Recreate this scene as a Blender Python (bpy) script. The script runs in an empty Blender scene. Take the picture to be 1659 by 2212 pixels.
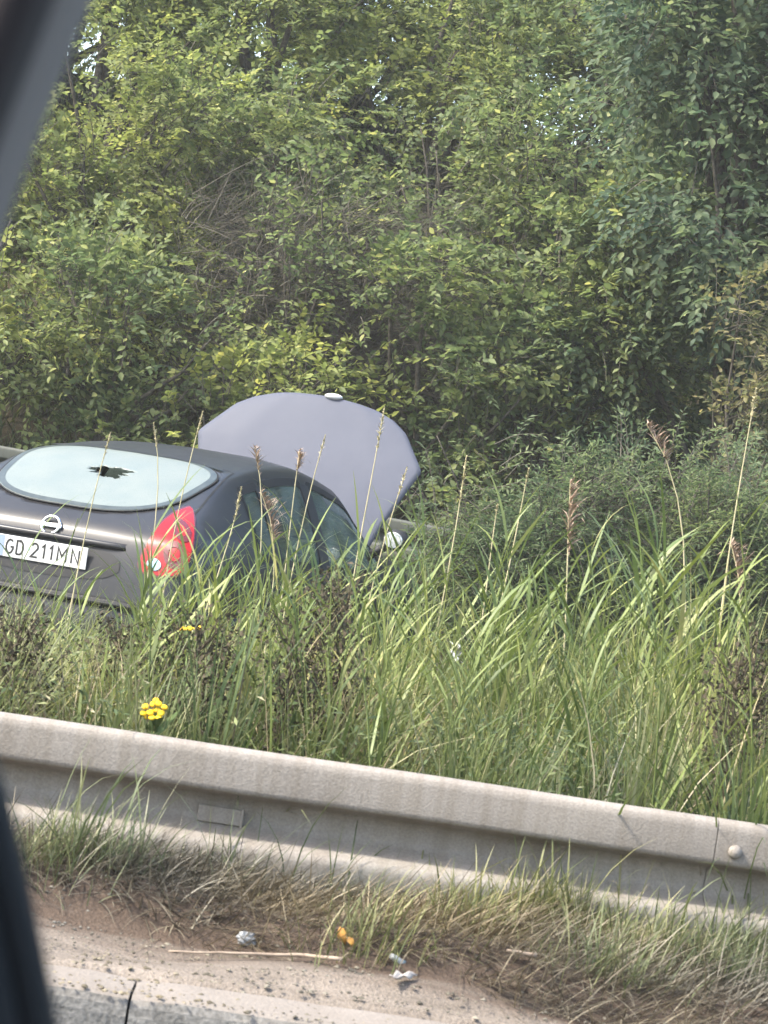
import bpy, math, random
import numpy as np
from mathutils import Vector, Matrix
from mathutils.bvhtree import BVHTree

R = math.radians
rng = np.random.default_rng(7)
random.seed(7)
SC = bpy.context.scene
COL = SC.collection

# ------------------------------------------------------------------ camera
F_PX, PW, PH = 5327.0, 1659.0, 2212.0          # focal length in units of the 1659 x 2212 view of the photograph
ROLL, PITCH, ZC = R(8.5), R(1.0), 0.925
fwd = Vector((0, math.cos(PITCH), -math.sin(PITCH)))
up0 = Vector((0, math.sin(PITCH), math.cos(PITCH)))
rt0 = Vector((1, 0, 0))
cam_r = rt0 * math.cos(ROLL) + up0 * math.sin(ROLL)
cam_u = -rt0 * math.sin(ROLL) + up0 * math.cos(ROLL)
cd = bpy.data.cameras.new('camera')
cam = bpy.data.objects.new('camera', cd); COL.objects.link(cam)
cam.matrix_world = Matrix(((cam_r.x, cam_u.x, -fwd.x, 0), (cam_r.y, cam_u.y, -fwd.y, 0),
                           (cam_r.z, cam_u.z, -fwd.z, ZC), (0, 0, 0, 1)))
cd.sensor_fit = 'HORIZONTAL'; cd.sensor_width = 24.0; cd.lens = 24.0 * F_PX / PW
cd.clip_start = 0.02; cd.clip_end = 3000
cd.dof.use_dof = True; cd.dof.focus_distance = 12.5; cd.dof.aperture_fstop = 15.0
SC.camera = cam

# ------------------------------------------------------------------ light
SUN_AZ = Vector((-0.90, -0.32)).normalized()    # towards the sun, horizontally
SUN_EL = R(50)
to_sun = Vector((SUN_AZ.x * math.cos(SUN_EL), SUN_AZ.y * math.cos(SUN_EL), math.sin(SUN_EL)))
w = bpy.data.worlds.new('World'); SC.world = w; w.use_nodes = True
nt = w.node_tree
sky = nt.nodes.new('ShaderNodeTexSky'); sky.sky_type = 'NISHITA'; sky.sun_disc = False
sky.sun_elevation = SUN_EL; sky.sun_rotation = math.atan2(SUN_AZ.x, SUN_AZ.y)
sky.air_density = 1.3; sky.dust_density = 3.0; sky.ozone_density = 1.0
nt.links.new(sky.outputs[0], nt.nodes['Background'].inputs[0])
nt.nodes['Background'].inputs[1].default_value = 0.145
sd = bpy.data.lights.new('sun', 'SUN'); sd.energy = 2.5; sd.angle = R(5); sd.color = (1.0, 0.945, 0.84)
sun = bpy.data.objects.new('sun', sd); COL.objects.link(sun)
sun.rotation_euler = to_sun.to_track_quat('Z', 'Y').to_euler()
sun.location = (-20, -10, 30)
vs = SC.view_settings
vs.view_transform = 'Standard'; vs.look = 'None'; vs.exposure = 2.1; vs.gamma = 1.0; vs.use_curve_mapping = False

# ------------------------------------------------------------------ pixel helpers
def ray(px, py):
    cx, cy = (px - PW / 2) / F_PX, -(py - PH / 2) / F_PX
    d = cam_r * cx + cam_u * cy + fwd
    return d / d.y                              # one metre along y
def at(px, py, y):
    d = ray(px, py)
    return Vector((d.x * y, y, ZC + d.z * y))
def on_ground(px, py, y0=4.0, y1=20.0):
    d = ray(px, py)
    y = y0
    while y < y1:
        if ZC + d.z * y <= float(ground_z(d.x * y, y)): break
        y += 0.01
    return Vector((d.x * y, y, float(ground_z(d.x * y, y))))

# ------------------------------------------------------------------ mesh helpers
def link(o, parent=None):
    COL.objects.link(o)
    if parent is not None: o.parent = parent
    return o
def tag(o, label=None, cat=None, group=None, kind=None):
    if label: o['label'] = label
    if cat: o['category'] = cat
    if group: o['group'] = group
    if kind: o['kind'] = kind
    return o
def empty(name, loc=(0, 0, 0), rz=0.0):
    o = bpy.data.objects.new(name, None); o.empty_display_size = .1
    o.location = loc; o.rotation_euler = (0, 0, rz)
    return link(o)
def mesh_obj(name, V, faces, mat, parent=None, smooth=True, mats=None, midx=None):
    """V (n,3); faces: list of index tuples or an (m,k) array"""
    me = bpy.data.meshes.new(name)
    V = np.asarray(V, dtype=np.float32)
    if isinstance(faces, np.ndarray) and faces.ndim == 2:
        m, k = faces.shape
        me.vertices.add(len(V)); me.vertices.foreach_set('co', V.ravel())
        me.loops.add(m * k); me.loops.foreach_set('vertex_index', faces.astype(np.int32).ravel())
        me.polygons.add(m); me.polygons.foreach_set('loop_start', np.arange(0, m * k, k, dtype=np.int32))
        me.update(calc_edges=True)
    else:
        me.from_pydata([tuple(v) for v in V], [], [tuple(f) for f in faces]); me.update()
    for mm in (mats or [mat]): me.materials.append(mm)
    if midx is not None: me.polygons.foreach_set('material_index', np.asarray(midx, dtype=np.int32))
    if smooth: me.polygons.foreach_set('use_smooth', np.ones(len(me.polygons), dtype=bool))
    me.update()
    return link(bpy.data.objects.new(name, me), parent)
class MB:
    """collects pieces of one mesh"""
    def __init__(s): s.V = []; s.F = []; s.n = 0
    def add(s, V, F):
        s.V.extend([tuple(v) for v in V]); s.F.extend([tuple(int(i) + s.n for i in f) for f in F]); s.n += len(V)
        return s
    def box(s, c, d, rot=None, bev=0.0):
        hx, hy, hz = d[0] / 2, d[1] / 2, d[2] / 2
        b = min(bev, .45 * min(d))
        if b <= 0:
            P = [(sx * hx, sy * hy, sz * hz) for sx in (-1, 1) for sy in (-1, 1) for sz in (-1, 1)]
            Fc = [(0, 1, 3, 2), (4, 6, 7, 5), (0, 4, 5, 1), (2, 3, 7, 6), (0, 2, 6, 4), (1, 5, 7, 3)]
        else:                                    # chamfered box: rounded outline in xy, chamfer rings in z
            P = []; Fc = []
            ring = []
            for (qx, qy, a0) in ((1, 1, 0), (-1, 1, 90), (-1, -1, 180), (1, -1, 270)):
                for k in range(3):
                    a = R(a0 + 45 * k); ring.append((qx * (hx - b), qy * (hy - b), math.cos(a), math.sin(a)))
            n = len(ring)
            for (z, e) in ((-hz, 0), (-hz + b * .3, .7), (-hz + b, 1), (hz - b, 1), (hz - b * .3, .7), (hz, 0)):
                for (x, y, cx, cy) in ring: P.append((x + cx * b * e, y + cy * b * e, z))
            for i in range(5):
                for j in range(n): Fc.append((i * n + j, i * n + (j + 1) % n, (i + 1) * n + (j + 1) % n, (i + 1) * n + j))
            Fc.append(tuple(range(n - 1, -1, -1))); Fc.append(tuple(5 * n + j for j in range(n)))
        M = rot if rot is not None else Matrix.Identity(3)
        return s.add([M @ Vector(p) + Vector(c) for p in P], Fc)
    def tube(s, pts, r, sides=8, cap=True):
        pts = [Vector(p) for p in pts]; n = len(pts)
        rr = r if hasattr(r, '__len__') else [r] * n
        V = []; ref = Vector((0.31, 0.17, 0.93)).normalized()
        for i in range(n):
            t = (pts[min(i + 1, n - 1)] - pts[max(i - 1, 0)]).normalized()
            if abs(t.dot(ref)) > .97: ref = Vector((1, 0, 0.1)).normalized()
            a = t.cross(ref).normalized(); b = t.cross(a)
            for k in range(sides):
                th = 2 * math.pi * k / sides
                V.append(pts[i] + a * (math.cos(th) * rr[i]) + b * (math.sin(th) * rr[i]))
        Fc = [(i * sides + k, i * sides + (k + 1) % sides, (i + 1) * sides + (k + 1) % sides, (i + 1) * sides + k)
              for i in range(n - 1) for k in range(sides)]
        if cap: Fc.append(tuple(range(sides - 1, -1, -1))); Fc.append(tuple((n - 1) * sides + k for k in range(sides)))
        return s.add(V, Fc)
    def blob(s, c, rad, nu=10, nv=7, jit=0.0, rot=None):
        V = []; M = rot if rot is not None else Matrix.Identity(3)
        for i in range(nv + 1):
            ph = math.pi * i / nv
            for j in range(nu):
                th = 2 * math.pi * j / nu
                k = 1 + random.uniform(-jit, jit) if 0 < i < nv else 1
                V.append(M @ Vector((rad[0] * k * math.sin(ph) * math.cos(th), rad[1] * k * math.sin(ph) * math.sin(th), rad[2] * k * math.cos(ph))) + Vector(c))
        Fc = [(i * nu + j, (i + 1) * nu + j, (i + 1) * nu + (j + 1) % nu, i * nu + (j + 1) % nu) for i in range(nv) for j in range(nu)]
        return s.add(V, Fc)
    def lathe(s, prof, M, seg=24):
        """prof: (r, h) pairs about local Z, placed by the 4x4 M"""
        V = []
        for (r, h) in prof:
            for k in range(seg):
                a = 2 * math.pi * k / seg
                V.append(M @ Vector((r * math.cos(a), r * math.sin(a), h)))
        n = len(prof)
        Fc = [(i * seg + k, i * seg + (k + 1) % seg, (i + 1) * seg + (k + 1) % seg, (i + 1) * seg + k) for i in range(n - 1) for k in range(seg)]
        if prof[0][0] > 1e-4: Fc.append(tuple(range(seg - 1, -1, -1)))
        if prof[-1][0] > 1e-4: Fc.append(tuple((n - 1) * seg + k for k in range(seg)))
        return s.add(V, Fc)
    def build(s, name, mat, parent=None, smooth=True):
        return mesh_obj(name, s.V, s.F, mat, parent, smooth)

def unit(a): return a / np.maximum(np.linalg.norm(a, axis=-1, keepdims=True), 1e-9)
def tubes_np(P, rad, sides=3):
    """P (n,k,3) polylines, rad (n,k): one vertex / quad array"""
    n, k, _ = P.shape
    T = np.empty_like(P); T[:, 1:-1] = P[:, 2:] - P[:, :-2]; T[:, 0] = P[:, 1] - P[:, 0]; T[:, -1] = P[:, -1] - P[:, -2]
    T = unit(T)
    ref = np.where(np.abs(T[..., 2:3]) > .9, np.array([1., 0, 0]), np.array([0, 0, 1.]))
    A = unit(np.cross(T, ref)); B = np.cross(T, A)
    th = np.arange(sides) * 2 * np.pi / sides
    V = P[:, :, None, :] + rad[:, :, None, None] * (A[:, :, None, :] * np.cos(th)[None, None, :, None] + B[:, :, None, :] * np.sin(th)[None, None, :, None])
    idx = np.arange(n * k * sides).reshape(n, k, sides)
    a = idx[:, :-1, :]; b = np.roll(a, -1, 2); d = idx[:, 1:, :]; c = np.roll(d, -1, 2)
    return V.reshape(-1, 3), np.stack([a, b, c, d], -1).reshape(-1, 4)
LEAF_OVATE = (np.array([(0, 0, 0), (.22, .20, .05), (.22, -.20, .05), (.5, .27, .04), (.5, -.27, .04), (.45, 0, -.035), (1, 0, -.13), (.8, .13, -.03), (.8, -.13, -.03)]),
              np.array([(0, 5, 1), (0, 2, 5), (1, 5, 3), (2, 4, 5), (5, 7, 3), (5, 4, 8), (5, 6, 7), (5, 8, 6)]))
LEAF_SIMPLE = (np.array([(0, 0, 0), (.42, .27, .05), (.42, -.27, .05), (.45, 0, -.04), (1, 0, -.10)]),
               np.array([(0, 3, 1), (0, 2, 3), (1, 3, 4), (3, 2, 4)]))
LEAF_NARROW = (np.array([(0, 0, 0), (.4, .12, .02), (.4, -.12, .02), (1, 0, -.12)]), np.array([(0, 2, 1), (1, 2, 3)]))
def leaves_np(pos, D, N, L, tmpl):
    D = unit(D); Y = unit(np.cross(N, D)); Z = np.cross(D, Y)
    T, Fc = tmpl
    V = pos[:, None, :] + L[:, None, None] * (T[None, :, 0:1] * D[:, None, :] + T[None, :, 1:2] * Y[:, None, :] + T[None, :, 2:3] * Z[:, None, :])
    Fi = Fc[None] + (np.arange(len(pos)) * len(T))[:, None, None]
    return V.reshape(-1, 3), Fi.reshape(-1, 3)
def blades_np(base, az, phi0, bend, L, wid, K=6, twist=None):
    """curved grass ribbons: base (n,3), az heading, phi0 lean at the foot, bend added along the blade"""
    n = len(base)
    t = np.linspace(0, 1, K)
    phi = phi0[:, None] + bend[:, None] * t[None] ** 1.4
    h = np.stack([np.cos(az), np.sin(az), np.zeros(n)], -1)
    P = np.zeros((n, K, 3)); P[:, 0] = base
    for i in range(1, K):
        m = .5 * (phi[:, i] + phi[:, i - 1]); dl = L / (K - 1)
        P[:, i] = P[:, i - 1] + h * (np.sin(m) * dl)[:, None]; P[:, i, 2] += np.cos(m) * dl
    wa = az + np.pi / 2 + (rng.uniform(-.9, .9, n) if twist is None else twist)
    W = np.stack([np.cos(wa), np.sin(wa), np.zeros(n)], -1)
    prof = np.array([.55, 1, 1, .85, .55, .06]) if K == 6 else np.interp(t, [0, .2, .6, 1], [.6, 1, .8, .06])
    off = W[:, None, :] * (wid[:, None] * prof[None])[..., None] * .5
    V = np.stack([P - off, P + off], 2)
    idx = np.arange(n * K * 2).reshape(n, K, 2)
    Fi = np.stack([idx[:, :-1, 0], idx[:, :-1, 1], idx[:, 1:, 1], idx[:, 1:, 0]], -1)
    return V.reshape(-1, 3), Fi.reshape(-1, 4)
def join_np(parts):
    V = []; Fc = []; n = 0
    for (v, f) in parts: V.append(v); Fc.append(f + n); n += len(v)
    return np.concatenate(V), np.concatenate(Fc)

# ------------------------------------------------------------------ materials
def new_mat(name):
    m = bpy.data.materials.new(name); m.use_nodes = True
    nt = m.node_tree
    return m, nt, nt.nodes['Principled BSDF']
def N(nt, t, **kw):
    n = nt.nodes.new(t)
    for k, v in kw.items(): setattr(n, k, v)
    return n
def ramp(nt, stops):
    r = N(nt, 'ShaderNodeValToRGB')
    e = r.color_ramp.elements
    while len(e) < len(stops): e.new(.5)
    for el, (p, c) in zip(e, stops): el.position = p; el.color = (*c, 1)
    return r
def noisy(name, c1, c2, scale=20, rough=.7, bump=0.0, detail=6, spec=.4, metal=0.0, fine=None, bdist=.01):
    m, nt, p = new_mat(name)
    tc = N(nt, 'ShaderNodeTexCoord')
    nz = N(nt, 'ShaderNodeTexNoise'); nz.inputs['Scale'].default_value = scale; nz.inputs['Detail'].default_value = detail
    nt.links.new(tc.outputs['Object'], nz.inputs['Vector'])
    r = ramp(nt, [(.32, c1), (.68, c2)])
    nt.links.new(nz.outputs[0], r.inputs[0])
    src = r.outputs[0]
    if fine:
        n2 = N(nt, 'ShaderNodeTexNoise'); n2.inputs['Scale'].default_value = fine[0]; n2.inputs['Detail'].default_value = 3
        nt.links.new(tc.outputs['Object'], n2.inputs['Vector'])
        r2 = ramp(nt, [(.3, (fine[1],) * 3), (.7, (fine[2],) * 3)]); nt.links.new(n2.outputs[0], r2.inputs[0])
        mx = N(nt, 'ShaderNodeMix', data_type='RGBA', blend_type='MULTIPLY'); mx.inputs[0].default_value = 1
        nt.links.new(src, mx.inputs[6]); nt.links.new(r2.outputs[0], mx.inputs[7]); src = mx.outputs[2]
    nt.links.new(src, p.inputs['Base Color'])
    p.inputs['Roughness'].default_value = rough; p.inputs['Specular IOR Level'].default_value = spec; p.inputs['Metallic'].default_value = metal
    if bump:
        n3 = N(nt, 'ShaderNodeTexNoise'); n3.inputs['Scale'].default_value = fine[0] if fine else scale * 4; n3.inputs['Detail'].default_value = 5
        nt.links.new(tc.outputs['Object'], n3.inputs['Vector'])
        b = N(nt, 'ShaderNodeBump'); b.inputs['Strength'].default_value = bump; b.inputs['Distance'].default_value = bdist
        nt.links.new(n3.outputs[0], b.inputs['Height']); nt.links.new(b.outputs[0], p.inputs['Normal'])
    return m
def leaf_mat(name, stops, trans=.50, rough=.55, spec=.2, patch=None):
    """one colour per leaf (random per island), slow drift over the plant, light passing through"""
    m, nt, p = new_mat(name)
    g = N(nt, 'ShaderNodeNewGeometry'); tc = N(nt, 'ShaderNodeTexCoord')
    r = ramp(nt, stops); nt.links.new(g.outputs['Random Per Island'], r.inputs[0])
    nz = N(nt, 'ShaderNodeTexNoise'); nz.inputs['Scale'].default_value = 1.6; nz.inputs['Detail'].default_value = 2
    nt.links.new(tc.outputs['Object'], nz.inputs['Vector'])
    r2 = ramp(nt, [(.3, (.72, .80, .85)), (.7, (1.2, 1.12, .85))]); nt.links.new(nz.outputs[0], r2.inputs[0])
    mx = N(nt, 'ShaderNodeMix', data_type='RGBA', blend_type='MULTIPLY'); mx.inputs[0].default_value = 1
    nt.links.new(r.outputs[0], mx.inputs[6]); nt.links.new(r2.outputs[0], mx.inputs[7])
    nt.links.new(mx.outputs[2], p.inputs['Base Color'])
    p.inputs['Roughness'].default_value = rough; p.inputs['Specular IOR Level'].default_value = spec
    tr = N(nt, 'ShaderNodeBsdfTranslucent'); hs = N(nt, 'ShaderNodeHueSaturation'); hs.inputs['Saturation'].default_value = 1.1; hs.inputs['Value'].default_value = 1.3
    nt.links.new(mx.outputs[2], hs.inputs['Color']); nt.links.new(hs.outputs[0], tr.inputs['Color'])
    ms = N(nt, 'ShaderNodeMixShader'); ms.inputs[0].default_value = trans
    nt.links.new(p.outputs[0], ms.inputs[1]); nt.links.new(tr.outputs[0], ms.inputs[2])
    nt.links.new(ms.outputs[0], nt.nodes['Material Output'].inputs['Surface'])
    return m
def plain(name, c, rough=.5, spec=.5, metal=0.0, coat=0.0):
    m, nt, p = new_mat(name)
    p.inputs['Base Color'].default_value = (*c, 1); p.inputs['Roughness'].default_value = rough
    p.inputs['Specular IOR Level'].default_value = spec; p.inputs['Metallic'].default_value = metal
    p.inputs['Coat Weight'].default_value = coat; p.inputs['Coat Roughness'].default_value = .06
    return m

M = {}
M['soil'] = noisy('dark_soil', (.035, .030, .018), (.085, .070, .044), 5, .95, .8, fine=(90, .6, 1.2), spec=.1, bdist=.02)
def sand_mat():
    m, nt, p = new_mat('sandy_grit')
    tc = N(nt, 'ShaderNodeTexCoord'); sp = N(nt, 'ShaderNodeSeparateXYZ'); nt.links.new(tc.outputs['Object'], sp.inputs[0])
    n1 = N(nt, 'ShaderNodeTexNoise'); n1.inputs['Scale'].default_value = 5; n1.inputs['Detail'].default_value = 7
    mp = N(nt, 'ShaderNodeMapping'); mp.inputs['Scale'].default_value = (.7, 4.2, 1); nt.links.new(tc.outputs['Object'], mp.inputs[0]); nt.links.new(mp.outputs[0], n1.inputs['Vector'])
    r1 = ramp(nt, [(.3, (.120, .100, .082)), (.7, (.198, .168, .140))]); nt.links.new(n1.outputs[0], r1.inputs[0])
    # dark soil creeps in from the planted side, along a ragged edge that runs aslant
    ma = N(nt, 'ShaderNodeMath', operation='MULTIPLY_ADD'); ma.inputs[1].default_value = .16; nt.links.new(sp.outputs['X'], ma.inputs[0]); nt.links.new(sp.outputs['Y'], ma.inputs[2])
    mb_ = N(nt, 'ShaderNodeMath', operation='MULTIPLY_ADD'); mb_.inputs[1].default_value = .34; nt.links.new(n1.outputs[0], mb_.inputs[0]); nt.links.new(ma.outputs[0], mb_.inputs[2])
    mr = N(nt, 'ShaderNodeMapRange'); mr.inputs['From Min'].default_value = 4.70; mr.inputs['From Max'].default_value = 4.84; nt.links.new(mb_.outputs[0], mr.inputs['Value'])
    mx = N(nt, 'ShaderNodeMix', data_type='RGBA'); nt.links.new(mr.outputs[0], mx.inputs[0]); nt.links.new(r1.outputs[0], mx.inputs[6]); mx.inputs[7].default_value = (.075, .055, .042, 1)
    n2 = N(nt, 'ShaderNodeTexNoise'); n2.inputs['Scale'].default_value = 170; n2.inputs['Detail'].default_value = 4; nt.links.new(tc.outputs['Object'], n2.inputs['Vector'])
    r2 = ramp(nt, [(.3, (.70,) * 3), (.7, (1.16,) * 3)]); nt.links.new(n2.outputs[0], r2.inputs[0])
    m2 = N(nt, 'ShaderNodeMix', data_type='RGBA', blend_type='MULTIPLY'); m2.inputs[0].default_value = 1; nt.links.new(mx.outputs[2], m2.inputs[6]); nt.links.new(r2.outputs[0], m2.inputs[7])
    nt.links.new(m2.outputs[2], p.inputs['Base Color']); p.inputs['Roughness'].default_value = .95; p.inputs['Specular IOR Level'].default_value = .12
    b = N(nt, 'ShaderNodeBump'); b.inputs['Strength'].default_value = .7; b.inputs['Distance'].default_value = .006; nt.links.new(n2.outputs[0], b.inputs['Height']); nt.links.new(b.outputs[0], p.inputs['Normal'])
    return m
M['sand'] = sand_mat()
M['asphalt'] = noisy('asphalt', (.045, .045, .047), (.08, .079, .078), 8, .9, .6, fine=(260, .6, 1.25), spec=.2, bdist=.004)
M['kerb'] = noisy('kerb_concrete', (.085, .083, .078), (.19, .182, .17), 9, .92, .7, fine=(120, .6, 1.2), spec=.15, bdist=.004)
def dusty(m, col, amount=.75):
    nt = m.node_tree; p = nt.nodes['Principled BSDF']; src = p.inputs['Base Color'].links[0].from_socket
    g = N(nt, 'ShaderNodeNewGeometry'); sp = N(nt, 'ShaderNodeSeparateXYZ'); nt.links.new(g.outputs['True Normal'], sp.inputs[0])
    mr = N(nt, 'ShaderNodeMapRange'); mr.inputs['From Min'].default_value = .5; mr.inputs['From Max'].default_value = .98; mr.inputs['To Max'].default_value = amount; nt.links.new(sp.outputs['Z'], mr.inputs['Value'])
    mx = N(nt, 'ShaderNodeMix', data_type='RGBA'); nt.links.new(mr.outputs[0], mx.inputs[0]); nt.links.new(src, mx.inputs[6]); mx.inputs[7].default_value = (*col, 1); nt.links.new(mx.outputs[2], p.inputs['Base Color'])
dusty(M['kerb'], (.19, .163, .138))
M['bark'] = noisy('bark', (.05, .042, .032), (.13, .115, .095), 30, .9, .5, fine=(140, .6, 1.1), spec=.15)
M['twig'] = noisy('twig', (.050, .046, .036), (.125, .112, .088), 9, .85, spec=.2)

def rail_mat(name, c1, c2):
    m, nt, p = new_mat(name)
    tc = N(nt, 'ShaderNodeTexCoord')
    n1 = N(nt, 'ShaderNodeTexNoise'); n1.inputs['Scale'].default_value = 3.2; n1.inputs['Detail'].default_value = 7
    mp = N(nt, 'ShaderNodeMapping'); mp.inputs['Scale'].default_value = (1, 6, 1.6); nt.links.new(tc.outputs['Object'], mp.inputs[0]); nt.links.new(mp.outputs[0], n1.inputs['Vector'])
    r1 = ramp(nt, [(.3, c1), (.7, c2)]); nt.links.new(n1.outputs[0], r1.inputs[0])
    n2 = N(nt, 'ShaderNodeTexNoise'); n2.inputs['Scale'].default_value = 190; n2.inputs['Detail'].default_value = 4
    nt.links.new(tc.outputs['Object'], n2.inputs['Vector'])
    r2 = ramp(nt, [(.3, (.80, .79, .78)), (.7, (1.1, 1.1, 1.1))]); nt.links.new(n2.outputs[0], r2.inputs[0])
    n4 = N(nt, 'ShaderNodeTexNoise'); n4.inputs['Scale'].default_value = 5; n4.inputs['Detail'].default_value = 4    # water streaks
    mp4 = N(nt, 'ShaderNodeMapping'); mp4.inputs['Scale'].default_value = (9, 1, .5); nt.links.new(tc.outputs['Object'], mp4.inputs[0]); nt.links.new(mp4.outputs[0], n4.inputs['Vector'])
    r4 = ramp(nt, [(.35, (.80, .77, .72)), (.6, (1, 1, 1))]); nt.links.new(n4.outputs[0], r4.inputs[0])
    a = N(nt, 'ShaderNodeMix', data_type='RGBA', blend_type='MULTIPLY'); a.inputs[0].default_value = 1
    b = N(nt, 'ShaderNodeMix', data_type='RGBA', blend_type='MULTIPLY'); b.inputs[0].default_value = .7
    nt.links.new(r1.outputs[0], a.inputs[6]); nt.links.new(r2.outputs[0], a.inputs[7])
    nt.links.new(a.outputs[2], b.inputs[6]); nt.links.new(r4.outputs[0], b.inputs[7]); nt.links.new(b.outputs[2], p.inputs['Base Color'])
    sp = N(nt, 'ShaderNodeSeparateXYZ'); nt.links.new(tc.outputs['Object'], sp.inputs[0])
    ad = N(nt, 'ShaderNodeMath', operation='MULTIPLY_ADD'); ad.inputs[1].default_value = -.16; nt.links.new(n1.outputs[0], ad.inputs[0]); nt.links.new(sp.outputs['Z'], ad.inputs[2])
    mr = N(nt, 'ShaderNodeMapRange'); mr.inputs['From Min'].default_value = .0; mr.inputs['From Max'].default_value = -.09; nt.links.new(ad.outputs[0], mr.inputs['Value'])   # darker grey-green towards the bottom of the lower wave
    dm = N(nt, 'ShaderNodeMix', data_type='RGBA'); nt.links.new(mr.outputs[0], dm.inputs[0]); nt.links.new(b.outputs[2], dm.inputs[6]); dm.inputs[7].default_value = (.125, .122, .10, 1)
    nt.links.new(dm.outputs[2], p.inputs['Base Color'])
    p.inputs['Roughness'].default_value = .62; p.inputs['Specular IOR Level'].default_value = .4
    bp = N(nt, 'ShaderNodeBump'); bp.inputs['Strength'].default_value = .5; bp.inputs['Distance'].default_value = .002
    nt.links.new(n2.outputs[0], bp.inputs['Height']); nt.links.new(bp.outputs[0], p.inputs['Normal'])
    return m
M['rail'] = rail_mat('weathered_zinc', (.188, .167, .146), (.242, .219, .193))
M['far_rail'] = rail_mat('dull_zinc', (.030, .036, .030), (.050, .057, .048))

# ------------------------------------------------------------------ ground
def _sm(a, b, t):
    u = np.clip((t - a) / (b - a), 0, 1); return u * u * (3 - 2 * u)
Y_RAIL = 5.36
def ground_z(x, y):
    x = np.asarray(x, float); y = np.asarray(y, float)
    z = -0.22 + 0.175 * _sm(4.27, 4.395, y)                          # beneath the road, up behind the kerb
    z = z + 0.060 * _sm(4.66, 4.80, y + .10 * x + .03 * np.sin(5 * x))                             # heaped verge
    z = z - 0.035 * np.exp(-((y - 5.27) / .10) ** 2)
    z = z - 0.63 * _sm(6.0, 10.8, y)                              # down into the ditch side
    z = z + 0.48 * _sm(16.9, 18.3, y)                             # up to the far rail
    z = z + 0.62 * np.clip(y - 19.9, 0, 8.0) + 0.03 * np.clip(y - 27.9, 0, 60)
    amp = np.where(y > 4.5, .018, .004) + .05 * _sm(19.5, 22, y)
    return z + amp * (np.sin(3.1 * x + 1.7 * y) + np.sin(7.3 * x - 4.1 * y + 1.0) * .6 + np.sin(2.2 * y - 5.7 * x) * .5)
def build_ground():
    xs = np.concatenate([[-300, -100, -40, -20], np.arange(-10, 10.01, .16), [20, 40, 100, 300]])
    ys = np.concatenate([[-300, -100, -30, -8, 0, 3], np.arange(4.1, 5.6, .06), np.arange(5.6, 30, .2), [35, 45, 70, 120, 300]])
    X, Y = np.meshgrid(xs, ys)
    Z = ground_z(X, Y) - .035 * (1 - _sm(4.90, 5.02, Y)) * (Y > 4.35)
    V = np.stack([X, Y, Z], -1).reshape(-1, 3)
    nx, ny = len(xs), len(ys)
    i = np.arange(nx * ny).reshape(ny, nx)
    Fc = np.stack([i[:-1, :-1], i[:-1, 1:], i[1:, 1:], i[1:, :-1]], -1).reshape(-1, 4)
    return tag(mesh_obj('ground', V, Fc, M['soil']), 'dark earth of the verge, ditch and wooded bank', kind='structure')
build_ground()
# road: one sheet either way
tag(mesh_obj('road', [(-300, -40, -.155), (300, -40, -.155), (300, 4.257, -.155), (-300, 4.257, -.155)], [(0, 1, 2, 3)], M['asphalt']),
    'grey asphalt road in front of the kerb', kind='structure')
# sandy gutter strip: fine sheet with a wavering edge that dives under the soil
def build_sand():
    xs = np.arange(-4, 4.01, .05); t = np.linspace(0, 1, 16)
    X = np.repeat(xs[None], 16, 0); Y = 4.403 + t[:, None] * .70 + 0 * X
    k_ = _sm(4.41, 4.55, Y)
    Z = -.0385 * (1 - k_) + k_ * (ground_z(X, Y) + .008) - .03 * (t[:, None] < .01) - .03 * np.clip((t[:, None] - .8) / .2, 0, 1) + .003 * np.sin(17 * X) * np.sin(31 * Y) + .02 * np.exp(-((t[:, None]) / .03) ** 2) * 0
    V = np.stack([X, Y, Z], -1).reshape(-1, 3); nx = len(xs)
    i = np.arange(nx * 16).reshape(16, nx)
    Fc = np.stack([i[:-1, :-1], i[:-1, 1:], i[1:, 1:], i[1:, :-1]], -1).reshape(-1, 4)
    return tag(mesh_obj('sandy_path', V, Fc, M['sand']), 'pale sandy dirt strip behind the kerb', kind='structure')
build_sand()
# kerb of single stones
kerb = tag(empty('kerb', (0, 4.25, -.22)), 'grey concrete kerb stones beside the road', kind='structure')
def kerb_stone(x0, x1):
    prof = [(4.257, -.26), (4.259, -.078), (4.263, -.062), (4.272, -.050), (4.29, -.044), (4.395, -.040), (4.42, -.05), (4.42, -.26)]
    n = 12; V = []
    for i in range(n + 1):
        x = x0 + (x1 - x0) * i / n
        e = .004 if i in (0, n) else 0
        for (y, z) in prof: V.append((x, y + e * (1 if y < 4.34 else -1) + random.uniform(-.0012, .0012), z - e + .22 + random.uniform(-.001, .001)))
    V = [(x, y - 4.25, z) for (x, y, z) in V]
    k = len(prof)
    Fc = [(i * k + j, i * k + j + 1, (i + 1) * k + j + 1, (i + 1) * k + j) for i in range(n) for j in range(k - 1)]
    Fc += [tuple(range(k)), tuple(n * k + j for j in range(k - 1, -1, -1))]
    return mesh_obj('kerb_stone', V, Fc, M['kerb'], kerb, smooth=False)
xj = at(275, 2185, 4.26).x
for k in range(-3, 4): kerb_stone(xj + k * 1.0 + .0025, xj + (k + 1) * 1.0 - .0025)

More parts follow.
